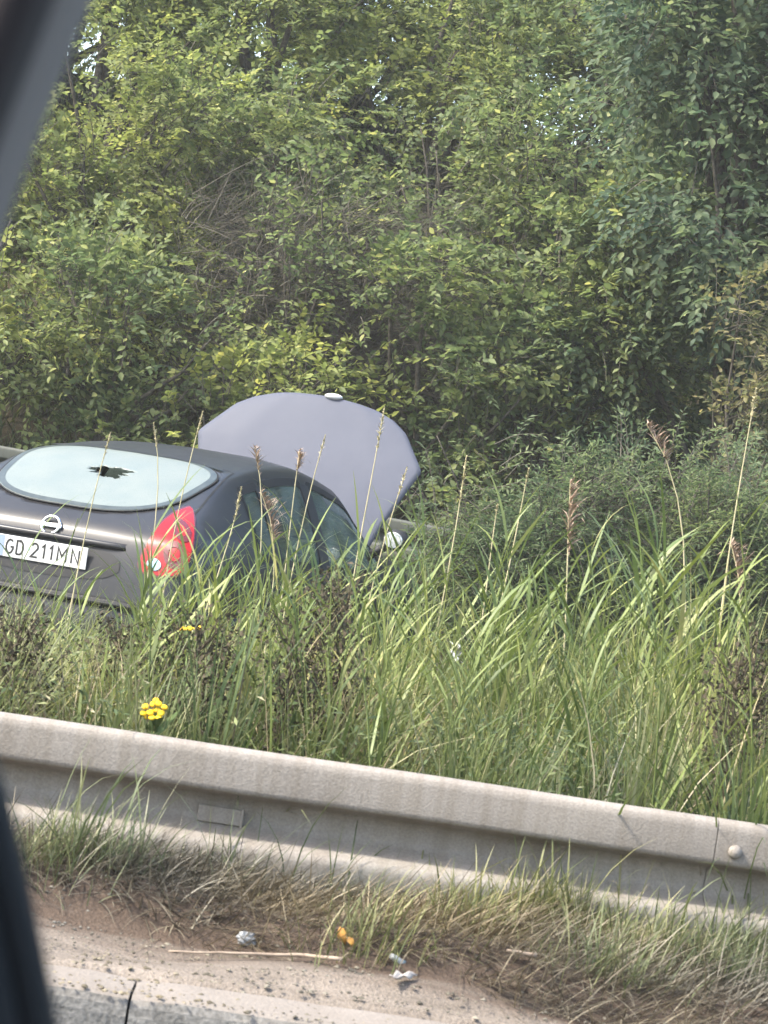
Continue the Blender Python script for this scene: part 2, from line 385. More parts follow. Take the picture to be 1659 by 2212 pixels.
# ------------------------------------------------------------------ guardrails
RAIL_PROF = [(.010, .262), (-.004, .274), (-.022, .281), (-.042, .283), (-.056, .2805), (-.0632, .273), (-.0645, .258), (-.0648, .225), (-.0645, .199), (-.0635, .191),
             (-.058, .186), (-.030, .178), (.002, .170), (.016, .160), (.019, .148), (.019, .124), (.016, .112), (.004, .102), (-.028, .092), (-.056, .083), (-.067, .074),
             (-.070, .060), (-.0695, .03), (-.0645, .006), (-.060, -.008), (-.048, -.017), (-.025, -.022), (.004, -.026)]
def beam(x0, x1, dy, mat, parent, n=40, t=.004):
    prof = [(y + dy, z) for (y, z) in RAIL_PROF]
    back = [(y + t, z) for (y, z) in reversed(prof)]
    loop = prof + back; k = len(loop)
    V = []
    for i in range(n + 1):
        x = x0 + (x1 - x0) * i / n
        wob = .0015 * math.sin(3.1 * x) + .001 * math.sin(8.3 * x)
        for (y, z) in loop: V.append((x, y + wob, z + wob * .6))
    Fc = [(i * k + j, (i + 1) * k + j, (i + 1) * k + (j + 1) % k, i * k + (j + 1) % k) for i in range(n) for j in range(k)]
    nv0 = len(V); V += V[:k] + V[n * k:(n + 1) * k]                # end faces with corners of their own
    Fc += [tuple(nv0 + j for j in range(k)), tuple(nv0 + k + j for j in range(k - 1, -1, -1))]
    return mesh_obj('beam', V, Fc, mat, parent)
def bolt(x, y, z, mat, parent, r=.0145):
    mb = MB(); Mx = Matrix.Translation((x, y, z)) @ Matrix.Rotation(R(90), 4, 'X')
    mb.lathe([(r * 1.05, -.004), (r * 1.05, 0), (r * .98, .004), (r * .8, .008), (r * .45, .0105), (0.0005, .0115)], Mx, 18)
    return mb.build('bolt', mat, parent)
def post(x, y, z0, z1, mat, parent):
    mb = MB()                                     # C-section steel post
    h = z1 - z0; zc = (z0 + z1) / 2
    mb.box((x, y, zc), (.10, .006, h)); mb.box((x - .047, y + .028, zc), (.006, .05, h)); mb.box((x + .047, y + .028, zc), (.006, .05, h))
    return mb.build('post', mat, parent, smooth=False)
rail = tag(empty('guardrail', (0, Y_RAIL, 0)), 'weathered beige-grey steel crash barrier half buried in the roadside verge', 'guardrail')
xs_ = at(1551, 1790, 5.3).x
beam(-4.0, xs_ - .0012, 0.0, M['rail'], rail)
beam(xs_ + .0012, 4.6, -.0012, M['rail'], rail)
beam(xs_ - .15, xs_ + .3, .006, M['rail'], rail, 6)
bp_ = at(1588, 1841, Y_RAIL - .07)
bolt(bp_.x, -.0695, bp_.z, M['rail'], rail)
bolt(bp_.x + .20, -.0695, bp_.z, M['rail'], rail)
for x in (-2.9, -1.4, 1.6, 3.1): post(x, .05, -.5, .24, M['rail'], rail)
pl = at(478, 1757, Y_RAIL + .018)                        # flat plate bolted into the trough
mbp = MB().box((pl.x, .004, pl.z - .002), (.100, .008, .036), bev=.002)
mbp.box((pl.x + .047, -.001, pl.z - .002), (.005, .008, .04), bev=.001)
mbp.build('backing_plate', M['rail'], rail, smooth=False)

a_, b_ = at(40, 969, 19.6), at(970, 1141, 18.35)
dir_ = b_ - a_
L2 = dir_.length
far = empty('guardrail', a_ - Vector((0, 0, .283))); far.rotation_euler = (0, -math.atan2(dir_.z, math.hypot(dir_.x, dir_.y)), math.atan2(dir_.y, dir_.x))
tag(far, 'distant dull grey crash barrier running behind the broken-down car', 'guardrail')
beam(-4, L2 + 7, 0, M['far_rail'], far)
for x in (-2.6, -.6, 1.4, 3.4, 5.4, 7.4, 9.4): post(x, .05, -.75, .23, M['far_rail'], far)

# ------------------------------------------------------------------ the car
TH = R(18.0)
CAR_O = Vector((-1.73, 12.75, -.63))
car = tag(empty('car', CAR_O, R(90) - TH), 'dark grey hatchback with smashed rear window and raised bonnet in tall grass', 'car')

def paint_mat(name, c1, c2):
    m, nt, p = new_mat(name)
    tc = N(nt, 'ShaderNodeTexCoord')
    n1 = N(nt, 'ShaderNodeTexNoise'); n1.inputs['Scale'].default_value = 4; n1.inputs['Detail'].default_value = 8; n1.inputs['Roughness'].default_value = .65
    nt.links.new(tc.outputs['Object'], n1.inputs['Vector'])
    r = ramp(nt, [(.3, c1), (.72, c2)]); nt.links.new(n1.outputs[0], r.inputs[0]); nt.links.new(r.outputs[0], p.inputs['Base Color'])
    r2 = ramp(nt, [(.3, (.42,) * 3), (.7, (.50,) * 3)]); nt.links.new(n1.outputs[0], r2.inputs[0]); nt.links.new(r2.outputs[0], p.inputs['Roughness'])
    p.inputs['Metallic'].default_value = .0; p.inputs['Specular IOR Level'].default_value = .18; p.inputs['Coat Weight'].default_value = .3; p.inputs['Coat Roughness'].default_value = .22
    return m
M['paint'] = paint_mat('car_paint', (.014, .014, .016), (.022, .022, .024))
M['bonnet_paint'] = paint_mat('skylit_bonnet_paint', (.068, .073, .094), (.080, .085, .107))  # body paint made lighter and bluer, sky light put into the colour
M['black'] = plain('black_plastic', (.014, .014, .015), .6, .3)
M['rubber'] = plain('rubber', (.012, .012, .012), .75, .25)
M['interior'] = plain('interior_cloth', (.035, .035, .037), .9, .2)
M['chrome'] = plain('chrome', (.75, .75, .76), .22, .5, 1.0)
M['white'] = noisy('white_plastic', (.38, .38, .37), (.46, .46, .45), 30, .4)
M['plate'] = noisy('plate_white', (.40, .40, .39), (.47, .47, .46), 25, .35)
M['blueband'] = plain('plate_blue', (.20, .25, .38), .4)
M['mirror'] = noisy('mirror_silver', (.25, .27, .26), (.62, .63, .62), 55, .25, metal=.3)
M['frit'] = noisy('tinted_border', (.030, .037, .033), (.050, .058, .052), 12, .3)
M['ink'] = plain('plate_black', (.012, .012, .012), .45)
M['red'] = plain('red_lens', (.24, .003, .005), .3, .3, 0, .1)
M['darkred'] = plain('dark_red_lens', (.085, .003, .005), .2, .5, 0, .3)
M['paleblue'] = plain('clear_lens', (.20, .36, .42), .12, .6, 0, .6)
M['engine'] = noisy('engine_grime', (.02, .02, .021), (.07, .068, .065), 14, .7)
M['alloy'] = plain('alloy', (.35, .35, .36), .4, .5, .8)
M['gold'] = plain('faded_gold', (.50, .40, .20), .5)
def glass_mat():
    m, nt, p = new_mat('tinted_glass')
    tr = N(nt, 'ShaderNodeBsdfTransparent'); tr.inputs[0].default_value = (.55, .68, .62, 1)
    gl = N(nt, 'ShaderNodeBsdfGlossy'); gl.inputs['Roughness'].default_value = .03; gl.inputs[0].default_value = (.9, .95, .93, 1)
    fr = N(nt, 'ShaderNodeFresnel'); fr.inputs['IOR'].default_value = 1.6
    ms = N(nt, 'ShaderNodeMixShader'); nt.links.new(fr.outputs[0], ms.inputs[0]); nt.links.new(tr.outputs[0], ms.inputs[1]); nt.links.new(gl.outputs[0], ms.inputs[2])
    df = N(nt, 'ShaderNodeBsdfDiffuse'); df.inputs[0].default_value = (.20, .26, .235, 1)          # pale green film, painted in for reflected greenery
    tc = N(nt, 'ShaderNodeTexCoord'); nz = N(nt, 'ShaderNodeTexNoise'); nz.inputs['Scale'].default_value = 7; nz.inputs['Detail'].default_value = 6; nt.links.new(tc.outputs['Object'], nz.inputs['Vector'])
    mr = N(nt, 'ShaderNodeMapRange'); mr.inputs['From Min'].default_value = .3; mr.inputs['From Max'].default_value = .75; mr.inputs['To Min'].default_value = .12; mr.inputs['To Max'].default_value = .5; nt.links.new(nz.outputs[0], mr.inputs['Value'])
    m2 = N(nt, 'ShaderNodeMixShader'); nt.links.new(mr.outputs[0], m2.inputs[0]); nt.links.new(ms.outputs[0], m2.inputs[1]); nt.links.new(df.outputs[0], m2.inputs[2])
    nt.links.new(m2.outputs[0], nt.nodes['Material Output'].inputs['Surface'])
    return m
M['glass'] = glass_mat()
def crazed_mat():
    m, nt, p = new_mat('crazed_glass')
    tc = N(nt, 'ShaderNodeTexCoord')
    vo = N(nt, 'ShaderNodeTexVoronoi', feature='DISTANCE_TO_EDGE'); vo.inputs['Scale'].default_value = 95
    nt.links.new(tc.outputs['Object'], vo.inputs['Vector'])
    nz = N(nt, 'ShaderNodeTexNoise'); nz.inputs['Scale'].default_value = 6; nz.inputs['Detail'].default_value = 5; nt.links.new(tc.outputs['Object'], nz.inputs['Vector'])
    r = ramp(nt, [(.0, (.108, .126, .112)), (.10, (.138, .156, .140))]); nt.links.new(vo.outputs['Distance'], r.inputs[0])
    r2 = ramp(nt, [(.3, (.86, .90, .92)), (.7, (1.04, 1.02, 1.0))]); nt.links.new(nz.outputs[0], r2.inputs[0])
    mx = N(nt, 'ShaderNodeMix', data_type='RGBA', blend_type='MULTIPLY'); mx.inputs[0].default_value = 1
    nt.links.new(r.outputs[0], mx.inputs[6]); nt.links.new(r2.outputs[0], mx.inputs[7]); nt.links.new(mx.outputs[2], p.inputs['Base Color'])
    p.inputs['Roughness'].default_value = .38; p.inputs['Specular IOR Level'].default_value = .5
    b = N(nt, 'ShaderNodeBump'); b.inputs['Strength'].default_value = .3; b.inputs['Distance'].default_value = .002
    nt.links.new(vo.outputs['Distance'], b.inputs['Height']); nt.links.new(b.outputs[0], p.inputs['Normal'])
    return m
M['crazed'] = crazed_mat()

def pchip(xk, yk, x):
    xk = np.asarray(xk, float); yk = np.asarray(yk, float); h = np.diff(xk); d = np.diff(yk) / h
    m = np.zeros(len(xk)); m[0] = d[0]; m[-1] = d[-1]
    for i in range(1, len(xk) - 1):
        if d[i - 1] * d[i] > 0:
            w1, w2 = 2 * h[i] + h[i - 1], h[i] + 2 * h[i - 1]; m[i] = (w1 + w2) / (w1 / d[i - 1] + w2 / d[i])
    i = np.clip(np.searchsorted(xk, x) - 1, 0, len(xk) - 2); t = (x - xk[i]) / h[i]
    return ((1 + 2 * t) * (1 - t) ** 2 * yk[i] + t * (1 - t) ** 2 * h[i] * m[i] + t * t * (3 - 2 * t) * yk[i + 1] + t * t * (t - 1) * h[i] * m[i + 1])
KX = [0.00, 0.04, 0.10, 0.18, 0.45, 1.05, 1.95, 2.75, 3.42, 3.58, 4.05, 4.32, 4.44, 4.50]
KEY = dict(
    zt=[.62, .86, 1.02, 1.085, 1.22, 1.435, 1.51, 1.42, 1.07, 1.02, .88, .75, .67, .60],
    w=[.72, .785, .825, .842, .862, .878, .88, .88, .87, .865, .84, .79, .74, .66],
    zb_=[.58, .80, .94, .99, 1.00, .955, .905, .885, .88, .88, .80, .69, .61, .56],
    we=[.66, .72, .755, .76, .705, .625, .59, .60, .67, .73, .72, .69, .64, .56],
    ze=[.60, .835, .99, 1.05, 1.165, 1.355, 1.43, 1.34, 1.025, .985, .855, .725, .65, .585],
    z0=[.42, .34, .29, .26, .22, .20, .20, .20, .20, .20, .22, .25, .30, .36])
def K(n, x): return float(pchip(KX, KEY[n], x))
NV = 56
def section(x):
    zt, w_, zb, we, ze, z0 = (K(n, x) for n in ('zt', 'w', 'zb_', 'we', 'ze', 'z0'))
    pts = [(w_ - .07, z0), (w_ - .02, z0 + .10 * (zb - z0)), (w_ - .003, z0 + .35 * (zb - z0)), (w_, z0 + .62 * (zb - z0)), (w_ - .008, z0 + .86 * (zb - z0)), (w_ - .035, zb),
           ((w_ - .035 + we) / 2 + .022, (zb + ze) / 2), (we + .004, ze - .004), (we - .035, ze + .45 * (zt - ze)), (we - .14, ze + .72 * (zt - ze)), (we * .45, zt - .07 * (zt - ze)), (0, zt)]
    P = np.array(pts); s = np.concatenate([[0], np.cumsum(np.linalg.norm(np.diff(P, axis=0), axis=1))])
    q = np.linspace(0, s[-1], NV)
    return pchip(s, P[:, 0], q), pchip(s, P[:, 1], q)
stations = np.concatenate([np.linspace(0, .2, 18), np.linspace(.235, 4.28, 116), np.linspace(4.3, 4.5, 14)])
BV = []
for x in stations:
    y, z = section(x)
    y = np.concatenate([y, -y[-2::-1]]); z = np.concatenate([z, z[-2::-1]])
    BV.append(np.stack([np.full(len(y), x), y, z], -1))
BV = np.array(BV); nS, nC, _ = BV.shape
bi = np.arange(nS * nC).reshape(nS, nC)
BF = np.stack([bi[:-1, :-1], bi[:-1, 1:], bi[1:, 1:], bi[1:, :-1]], -1).reshape(-1, 4)
BVf = BV.reshape(-1, 3)
bvh = BVHTree.FromPolygons([Vector(v) for v in BVf], [tuple(f) for f in BF])
def hit(o, d):
    r = bvh.ray_cast(Vector(o), Vector(d))
    return (r[0], r[1]) if r[0] is not None else (None, None)
PROJ = {'side': lambda a, b, s: ((a, 2.0 * s, b), (0, -s, 0)), 'top': lambda a, b, s: ((a, b, 3.0), (0, 0, -1)), 'rear': lambda a, b, s: ((-2.0, a, b), (1, 0, 0)),
        'corner': lambda a, b, s: ((-1.2 + 0 * a, s * (a + 1.70), b), (.82, -s * .57, 0)), 'front': lambda a, b, s: ((6.0, a, b), (-1, 0, 0))}
def surf(mode, a, b, s=-1, off=.003):
    o, d = PROJ[mode](a, b, s)
    p, n = hit(o, Vector(d).normalized())
    if p is None: return None
    if n.dot(Vector(d)) > 0: n = -n
    return p + n * off
def inside(poly, q):
    poly = np.asarray(poly); x, y = q[:, 0], q[:, 1]; r = np.zeros(len(q), bool); j = len(poly) - 1
    for i in range(len(poly)):
        xi, yi = poly[i]; xj, yj = poly[j]
        c = ((yi > y) != (yj > y)) & (x < (xj - xi) * (y - yi) / (yj - yi + 1e-12) + xi); r ^= c; j = i
    return r
def chaikin(p, n=2):
    p = np.asarray(p, float)
    for _ in range(n):
        q = np.roll(p, -1, 0); p = np.stack([.75 * p + .25 * q, .25 * p + .75 * q], 1).reshape(-1, 2)
    return p
def resample(p, n):
    p = np.vstack([p, p[:1]]); s = np.concatenate([[0], np.cumsum(np.linalg.norm(np.diff(p, axis=0), axis=1))]); q = np.linspace(0, s[-1], n, endpoint=False)
    return np.stack([np.interp(q, s, p[:, 0]), np.interp(q, s, p[:, 1])], -1)
def inset(p, d):
    p = np.asarray(p); t = np.roll(p, -1, 0) - np.roll(p, 1, 0); t /= np.linalg.norm(t, axis=1)[:, None] + 1e-9
    n = np.stack([-t[:, 1], t[:, 0]], -1)
    ar = .5 * np.sum(p[:, 0] * np.roll(p[:, 1], -1) - np.roll(p[:, 0], -1) * p[:, 1])
    return p + n * d * (1 if ar > 0 else -1)
def rings_mesh(name, mode, loops, mat, parent, s=-1, off=.003, close_center=True):
    """a patch lying on the body: loops of equal length from outside to inside"""
    V = []; n = len(loops[0]); last = None
    for lp in loops:
        for (a, b) in lp:
            p = surf(mode, a, b, s, off)
            if p is None: p = last if last is not None else Vector((0, 0, 0))
            V.append(p); last = p
    Fc = [(i * n + j, i * n + (j + 1) % n, (i + 1) * n + (j + 1) % n, (i + 1) * n + j) for i in range(len(loops) - 1) for j in range(n)]
    if close_center:
        c = np.mean(loops[-1], 0); p = surf(mode, c[0], c[1], s, off)
        if p is None: p = last
        V.append(p); k = len(V) - 1; b = (len(loops) - 1) * n
        Fc += [(b + j, b + (j + 1) % n, k) for j in range(n)]
    return mesh_obj(name, V, Fc, mat, parent)
def patch(name, mode, outline, mat, parent, s=-1, off=.003, n=72, rings=8):
    o = resample(np.asarray(outline), n); c = o.mean(0)
    return rings_mesh(name, mode, [c + (o - c) * k for k in np.linspace(1, .06, rings)], mat, parent, s, off)
def band(name, mode, outline, out, inn, mat, parent, s=-1, off=.006, n=96):
    o = resample(np.asarray(outline), n)
    return rings_mesh(name, mode, [inset(o, -out), inset(o, -out * .5 + inn * .5), inset(o, inn)], mat, parent, s, off, False)

# openings ---------------------------------------------------------------
def side_outline(x0, x1):
    xs = np.linspace(x0, x1, 20)
    zt = np.array([K('ze', x) - .032 for x in xs]); zb = np.array([K('zb_', x) + .015 for x in xs])
    zt = np.maximum(zt, zb + .004)
    return chaikin(np.concatenate([np.stack([xs, zb], -1), np.stack([xs, zt], -1)[::-1]]), 1)
SIDE = [side_outline(.98, 1.26), side_outline(1.31, 2.02), side_outline(2.13, 3.20)]
a = np.linspace(0, 2 * np.pi, 120, endpoint=False)
def superell(cx, hx, hy, e):
    return np.stack([cx + hx * np.sign(np.cos(a)) * np.abs(np.cos(a)) ** (2 / e), hy * np.sign(np.sin(a)) * np.abs(np.sin(a)) ** (2 / e)], -1)
REARW = superell(.645, .415, .565, 3.1)
REARW[:, 1] *= 1 + .09 * (REARW[:, 0] - .645) / .415
WIND = superell(3.08, .275, .575, 4.0)
WIND[:, 1] *= 1 + .16 * (WIND[:, 0] - 3.08) / .275
HX0, HX1 = 3.52, 4.33
hx = np.linspace(HX0, HX1, 24)
hw = pchip([HX0, 3.7, 3.95, 4.15, 4.27, HX1], [.60, .66, .705, .64, .50, .30], hx)
HOOD = np.concatenate([np.stack([hx, -hw], -1), np.stack([hx, hw], -1)[::-1]])
cen = BVf[BF].mean(1)
drop = np.zeros(len(BF), bool)
for poly in SIDE: drop |= inside(inset(poly, .012), cen[:, [0, 2]]) & (np.abs(cen[:, 1]) > .5)
upper = cen[:, 2] > .6
drop |= inside(inset(REARW, .008), cen[:, :2]) & (cen[:, 2] > 1.0)
drop |= inside(inset(WIND, .02), cen[:, :2]) & (cen[:, 2] > .98)
drop |= inside(inset(HOOD, .008), cen[:, :2]) & (cen[:, 2] > .55)
# wheel arches
for wx in (.78, 3.52):
    drop |= (np.hypot(cen[:, 0] - wx, cen[:, 2] - .32) < .335) & (np.abs(cen[:, 1]) > .6)
body = mesh_obj('body', BVf, BF[~drop], M['paint'], car)
so = body.modifiers.new('thick', 'SOLIDIFY'); so.thickness = .014; so.offset = -1
for wx in (.78, 3.52):
    for s in (-1, 1):
        arc = []
        for t in np.linspace(R(-8), R(188), 40):
            p = surf('side', wx + .335 * math.cos(t), .32 + .335 * math.sin(t), s, 0)
            if p is not None: arc.append(p)
        MB().tube(arc, .028, 8).build('wheel_arch', M['black'], car)
# ends, floor and inner arches closing the shell
mb = MB().box((2.2, 0, .24), (4.2, 1.5, .05)); mb.build('floor_pan', M['black'], car, smooth=False)
for j in (0, nS - 1):
    ring = BV[j]; c = ring.mean(0)
    MB().add(list(ring) + [c], [(i, i + 1, len(ring)) for i in range(len(ring) - 1)] + [(len(ring) - 1, 0, len(ring))]).build('end_panel', M['black'], car)
for poly, nm in zip(SIDE, ('quarter_window', 'door_window', 'door_window')):
    for s in (-1, 1):
        g = patch(nm, 'side', inset(resample(poly, 72), -.004), M['glass'], car, s, -.004)
        band('window_seal', 'side', poly, .018, .022, M['rubber'], g, s, .003)
# the black arch of door frames round the side glass (between the panes)
for s in (-1, 1):
    for x0, x1 in ((1.235, 1.335), (2.0, 2.15)):
        o = np.array([(x0, K('zb_', x0) + .03), (x1, K('zb_', x1) + .03), (x1, K('ze', x1) - .04), (x0, K('ze', x0) - .04)])
        patch('window_pillar', 'side', resample(o, 40), M['black'], car, s, .005, 40, 4)
# rear window: crazed sheet with a jagged hole
hc = np.array([.66, -.03])
an = np.linspace(0, 2 * np.pi, 96, endpoint=False)
hr = np.array([.055 * (1 + .18 * math.sin(3 * t + 1) + .14 * math.sin(8 * t) + random.uniform(-.20, .20)) for t in an])
HOLE = np.stack([hc[0] + hr * 1.0 * np.sin(an) * 1.15, hc[1] + hr * 2.0 * np.cos(an)], -1)
def outer_at(poly, c, ang, ax):
    p = np.vstack([poly, poly[:1]]); best = []
    for t in ang:
        d = np.array([math.sin(t) * ax[0], math.cos(t) * ax[1]]); bt = 0
        for i in range(len(p) - 1):
            e = p[i + 1] - p[i]; den = d[0] * e[1] - d[1] * e[0]
            if abs(den) < 1e-9: continue
            q = p[i] - c; u = (q[0] * e[1] - q[1] * e[0]) / den; v = (q[0] * d[1] - q[1] * d[0]) / den
            if u > 0 and 0 <= v <= 1: bt = max(bt, u)
        best.append(c + d * bt)
    return np.array(best)
OUT = outer_at(REARW, hc, an, (1.15, 2.0))
rw = rings_mesh('rear_window', 'top', [OUT + (HOLE - OUT) * t for t in (0, .03, .07, .12, .2, .3, .42, .55, .7, .85, .95, 1.0)], M['crazed'], car, -1, .005, False)
so = rw.modifiers.new('thick', 'SOLIDIFY'); so.thickness = .004; so.offset = -1
rw['label'] = 'milky crazed rear window with a jagged hole'
band('window_seal', 'top', REARW, .009, .004, M['rubber'], rw, -1, .0085, 160)
band('tinted_border', 'top', inset(resample(REARW, 160), .002), .0, .034, M['frit'], rw, -1, .0105, 160)
for (dx, dy, sx, sy) in ((.02, .075, .05, .03), (-.012, -.085, .035, .028)):   # shards still hanging at the edge
    q = [surf('top', hc[0] + dx + u * sx, hc[1] + dy + v * sy, -1, -.004) - Vector((0, 0, .012 * w_)) for (u, v, w_) in ((-.5, -.4, 0), (.5, -.3, .6), (.2, .6, 1), (-.4, .3, .4))]
    MB().add(q, [(0, 1, 2, 3)]).build('glass_shard', M['black'], rw, smooth=False)
g = patch('windscreen', 'top', WIND, M['glass'], car, -1, -.003)
band('window_seal', 'top', WIND, .02, .02, M['rubber'], g, -1, .003)

# seams drawn as thin recessed rubber strips
def strip(name, mode, line, wd, mat, parent, s=-1, off=.0015):
    V = []
    line = np.asarray(line, float)
    t = np.gradient(line, axis=0); t /= np.linalg.norm(t, axis=1)[:, None] + 1e-9; n = np.stack([-t[:, 1], t[:, 0]], -1)
    for p, q in zip(line, n):
        for k in (-.5, .5):
            h = surf(mode, *(p + q * k * wd), s, off); V.append(h if h is not None else V[-1])
    return mesh_obj(name, V, [(2 * i, 2 * i + 1, 2 * i + 3, 2 * i + 2) for i in range(len(line) - 1)], mat, parent)
for s in (-1, 1):
    t = np.linspace(0, 1, 40)
    ln = np.stack([pchip([0, .35, .7, 1], [.10, .30, .68, 1.10], t), s * pchip([0, .35, .7, 1], [.655, .668, .625, .565], t)], -1)
    strip('tailgate_seam', 'top', ln, .010, M['rubber'], car, s)
    for x in (1.30, 2.08, 3.24):
        z = np.linspace(.32, K('zb_', x) + .01, 24); strip('door_seam', 'side', np.stack([x + .03 * np.sin(z * 3), z], -1), .008, M['rubber'], car, s)
    xx = np.linspace(.5, 3.9, 50); strip('rubbing_strip', 'side', np.stack([xx, .55 + 0 * xx], -1), .045, M['black'], car, s, .006)
strip('tailgate_seam', 'top', np.stack([np.full(30, 1.10), np.linspace(-.565, .565, 30)], -1), .010, M['rubber'], car)
strip('roof_spoiler', 'top', np.stack([np.full(30, 1.04), np.linspace(-.52, .52, 30)], -1), .05, M['paint'], car, -1, .012)
for s in (-1, 1):                                # door handles
    for x in (1.48, 2.30):
        p = surf('side', x, .845, s, .016)
        MB().box(p, (.19, .022, .035), bev=.009).build('door_handle', M['paint'], car)

# tail lights: teardrop wrapped round the rear corner; coordinates along the corner and up
def lamp(s):
    o = chaikin([(-.31, .84), (-.10, .843), (-.035, .89), (.005, 1.00), (.035, 1.10), (.066, 1.195), (.045, 1.198), (-.08, 1.15), (-.19, 1.075), (-.265, .97)], 2)
    L = patch('tail_light', 'corner', o, M['red'], car, s, .010, 64, 8)
    band('lens_rim', 'corner', o, .008, .010, M['darkred'], L, s, .007, 64)
    for (cx, cz, r) in ((-.045, 1.075, .052), (-.095, .955, .064)):
        c = np.stack([cx + r * np.cos(a[::4]) * .95, cz + r * np.sin(a[::4])], -1)
        band('reflector_ring', 'corner', c, .002, .026, M['darkred'], L, s, .0135, 30)
        patch('bulb_lens', 'corner', np.mean(c, 0) + (c - np.mean(c, 0)) * .5, M['red'], L, s, .0145, 24, 4)
    o2 = np.stack([-.205 + .040 * np.cos(a[::4]), .893 + .030 * np.sin(a[::4])], -1)
    patch('reversing_lens', 'corner', o2, M['paleblue'], L, s, .015, 30, 4)
for s in (-1, 1): lamp(s)
# plate garnish (lip), flat black patch painted for the recess's shade, plate, lettering
def arc_bar(name, z0, z1, half, dep, mat, parent, n=24, back=.01):
    V = []
    for i in range(n + 1):
        y = -half + 2 * half * i / n
        xs2 = []
        for z in (z0, z1):
            p = surf('rear', y, z, -1, 0); xs2.append(p.x if p is not None else .05)
        e = 1 - abs(2 * i / n - 1) ** 8
        x0_, x1_ = xs2
        V += [(x0_ + back, y, z0), (x0_ - dep * .5 * e, y, z0), (x1_ - dep * e, y, (z0 + z1) / 2 + .2 * (z1 - z0)), (x1_ - dep * .6 * e, y, z1), (x1_ + back, y, z1)]
    Fc = [(5 * i + j, 5 * i + j + 1, 5 * i + j + 6, 5 * i + j + 5) for i in range(n) for j in range(4)]
    return mesh_obj(name, V, Fc, mat, parent)
patch('plate_recess_shade', 'rear', resample(chaikin([(-.44, .755), (.44, .755), (.44, .945), (-.44, .945)], 2), 72), M['black'], car, -1, .004)
arc_bar('plate_garnish', .938, .972, .45, .035, M['paint'], car)
pp = surf('rear', 0, .87, -1, .012)
plate = MB().box((pp.x - .012, 0, .868), (.006, .52, .114), bev=.0025).build('number_plate', M['plate'], car, smooth=False)
plate['label'] = 'white plate reading GD 211MN'
# tilt follows the tailgate a little
def arcp(cx, cz, rx, rz, a0, a1, n=12): return [(cx + rx * math.cos(R(a0 + (a1 - a0) * i / n)), cz + rz * math.sin(R(a0 + (a1 - a0) * i / n))) for i in range(n + 1)]
GLYPH = {'G': [arcp(0, 0, .021, .035, 50, 310) + [(.019, -.012), (.019, -.002), (.004, -.002)]], 'D': [[(-.019, -.035), (-.019, .035), (-.003, .035)] + arcp(-.003, 0, .021, .035, 90, -90) + [(-.019, -.035)]],
         '2': [arcp(0, .016, .018, .019, 160, -30) + [(-.018, -.035), (.019, -.035)]], '1': [[(-.010, .020), (.004, .035), (.004, -.035)]],
         'M': [[(-.024, -.035), (-.024, .035), (0, -.010), (.024, .035), (.024, -.035)]], 'N': [[(-.020, -.035), (-.020, .035), (.020, -.035), (.020, .035)]]}
def character(ch, y0, z0, x0, wd=.0095):
    """flat raised strokes, read from behind the car (picture right = -Y of the car)"""
    V, Fc = [], []
    for line in GLYPH[ch]:
        L_ = [np.array(p) for p in line]; k0 = len(V)
        for i, p in enumerate(L_):
            t1 = L_[min(i + 1, len(L_) - 1)] - p if i < len(L_) - 1 else p - L_[i - 1]
            t0 = p - L_[i - 1] if i else t1
            t0 = t0 / (np.linalg.norm(t0) + 1e-9); t1 = t1 / (np.linalg.norm(t1) + 1e-9)
            n0 = np.array([-t0[1], t0[0]]); n1 = np.array([-t1[1], t1[0]]); m = n0 + n1; m = m / (np.linalg.norm(m) + 1e-9)
            m = m * (wd / 2) / max(.45, float(m @ n0))
            for q in (p + m, p - m): V.append((x0, y0 - q[0], z0 + q[1])); V.append((x0 + .002, y0 - q[0], z0 + q[1]))
        for i in range(len(L_) - 1):
            a_ = k0 + 4 * i; b_ = a_ + 4
            Fc += [(a_, a_ + 2, b_ + 2, b_), (a_, b_, b_ + 1, a_ + 1), (a_ + 2, a_ + 3, b_ + 3, b_ + 2)]
    return mesh_obj('character', V, Fc, M['ink'], plate, smooth=False)
for ch, yy in (('G', .183), ('D', .124), ('2', .040), ('1', -.012), ('1', -.056), ('M', -.118), ('N', -.194)):
    character(ch, yy, .868, pp.x - .0162)
MB().box((pp.x - .0152, .238, .868), (.0012, .040, .106)).build('country_band', M['blueband'], plate, smooth=False)
MB().box((pp.x - .0152, .072, .868), (.0012, .012, .012)).build('plate_sticker', M['paleblue'], plate, smooth=False)
# round badge with a bar across
bp0 = surf('rear', 0, 1.008, -1, .008)
bn = Matrix.Rotation(R(-22), 4, 'Y')
mb = MB(); ring = []
for k in range(33):
    t = 2 * math.pi * k / 32; ring.append(Vector((bp0.x - .004 + .4 * .044 * math.sin(t), .050 * math.cos(t), 1.008 + .046 * math.sin(t))))
mb.tube(ring, .0085, 8, False)
mb.box((bp0.x - .008, 0, 1.008), (.008, .128, .022), rot=Matrix.Rotation(R(22), 3, 'Y'), bev=.003)
mb.build('badge', M['chrome'], car)
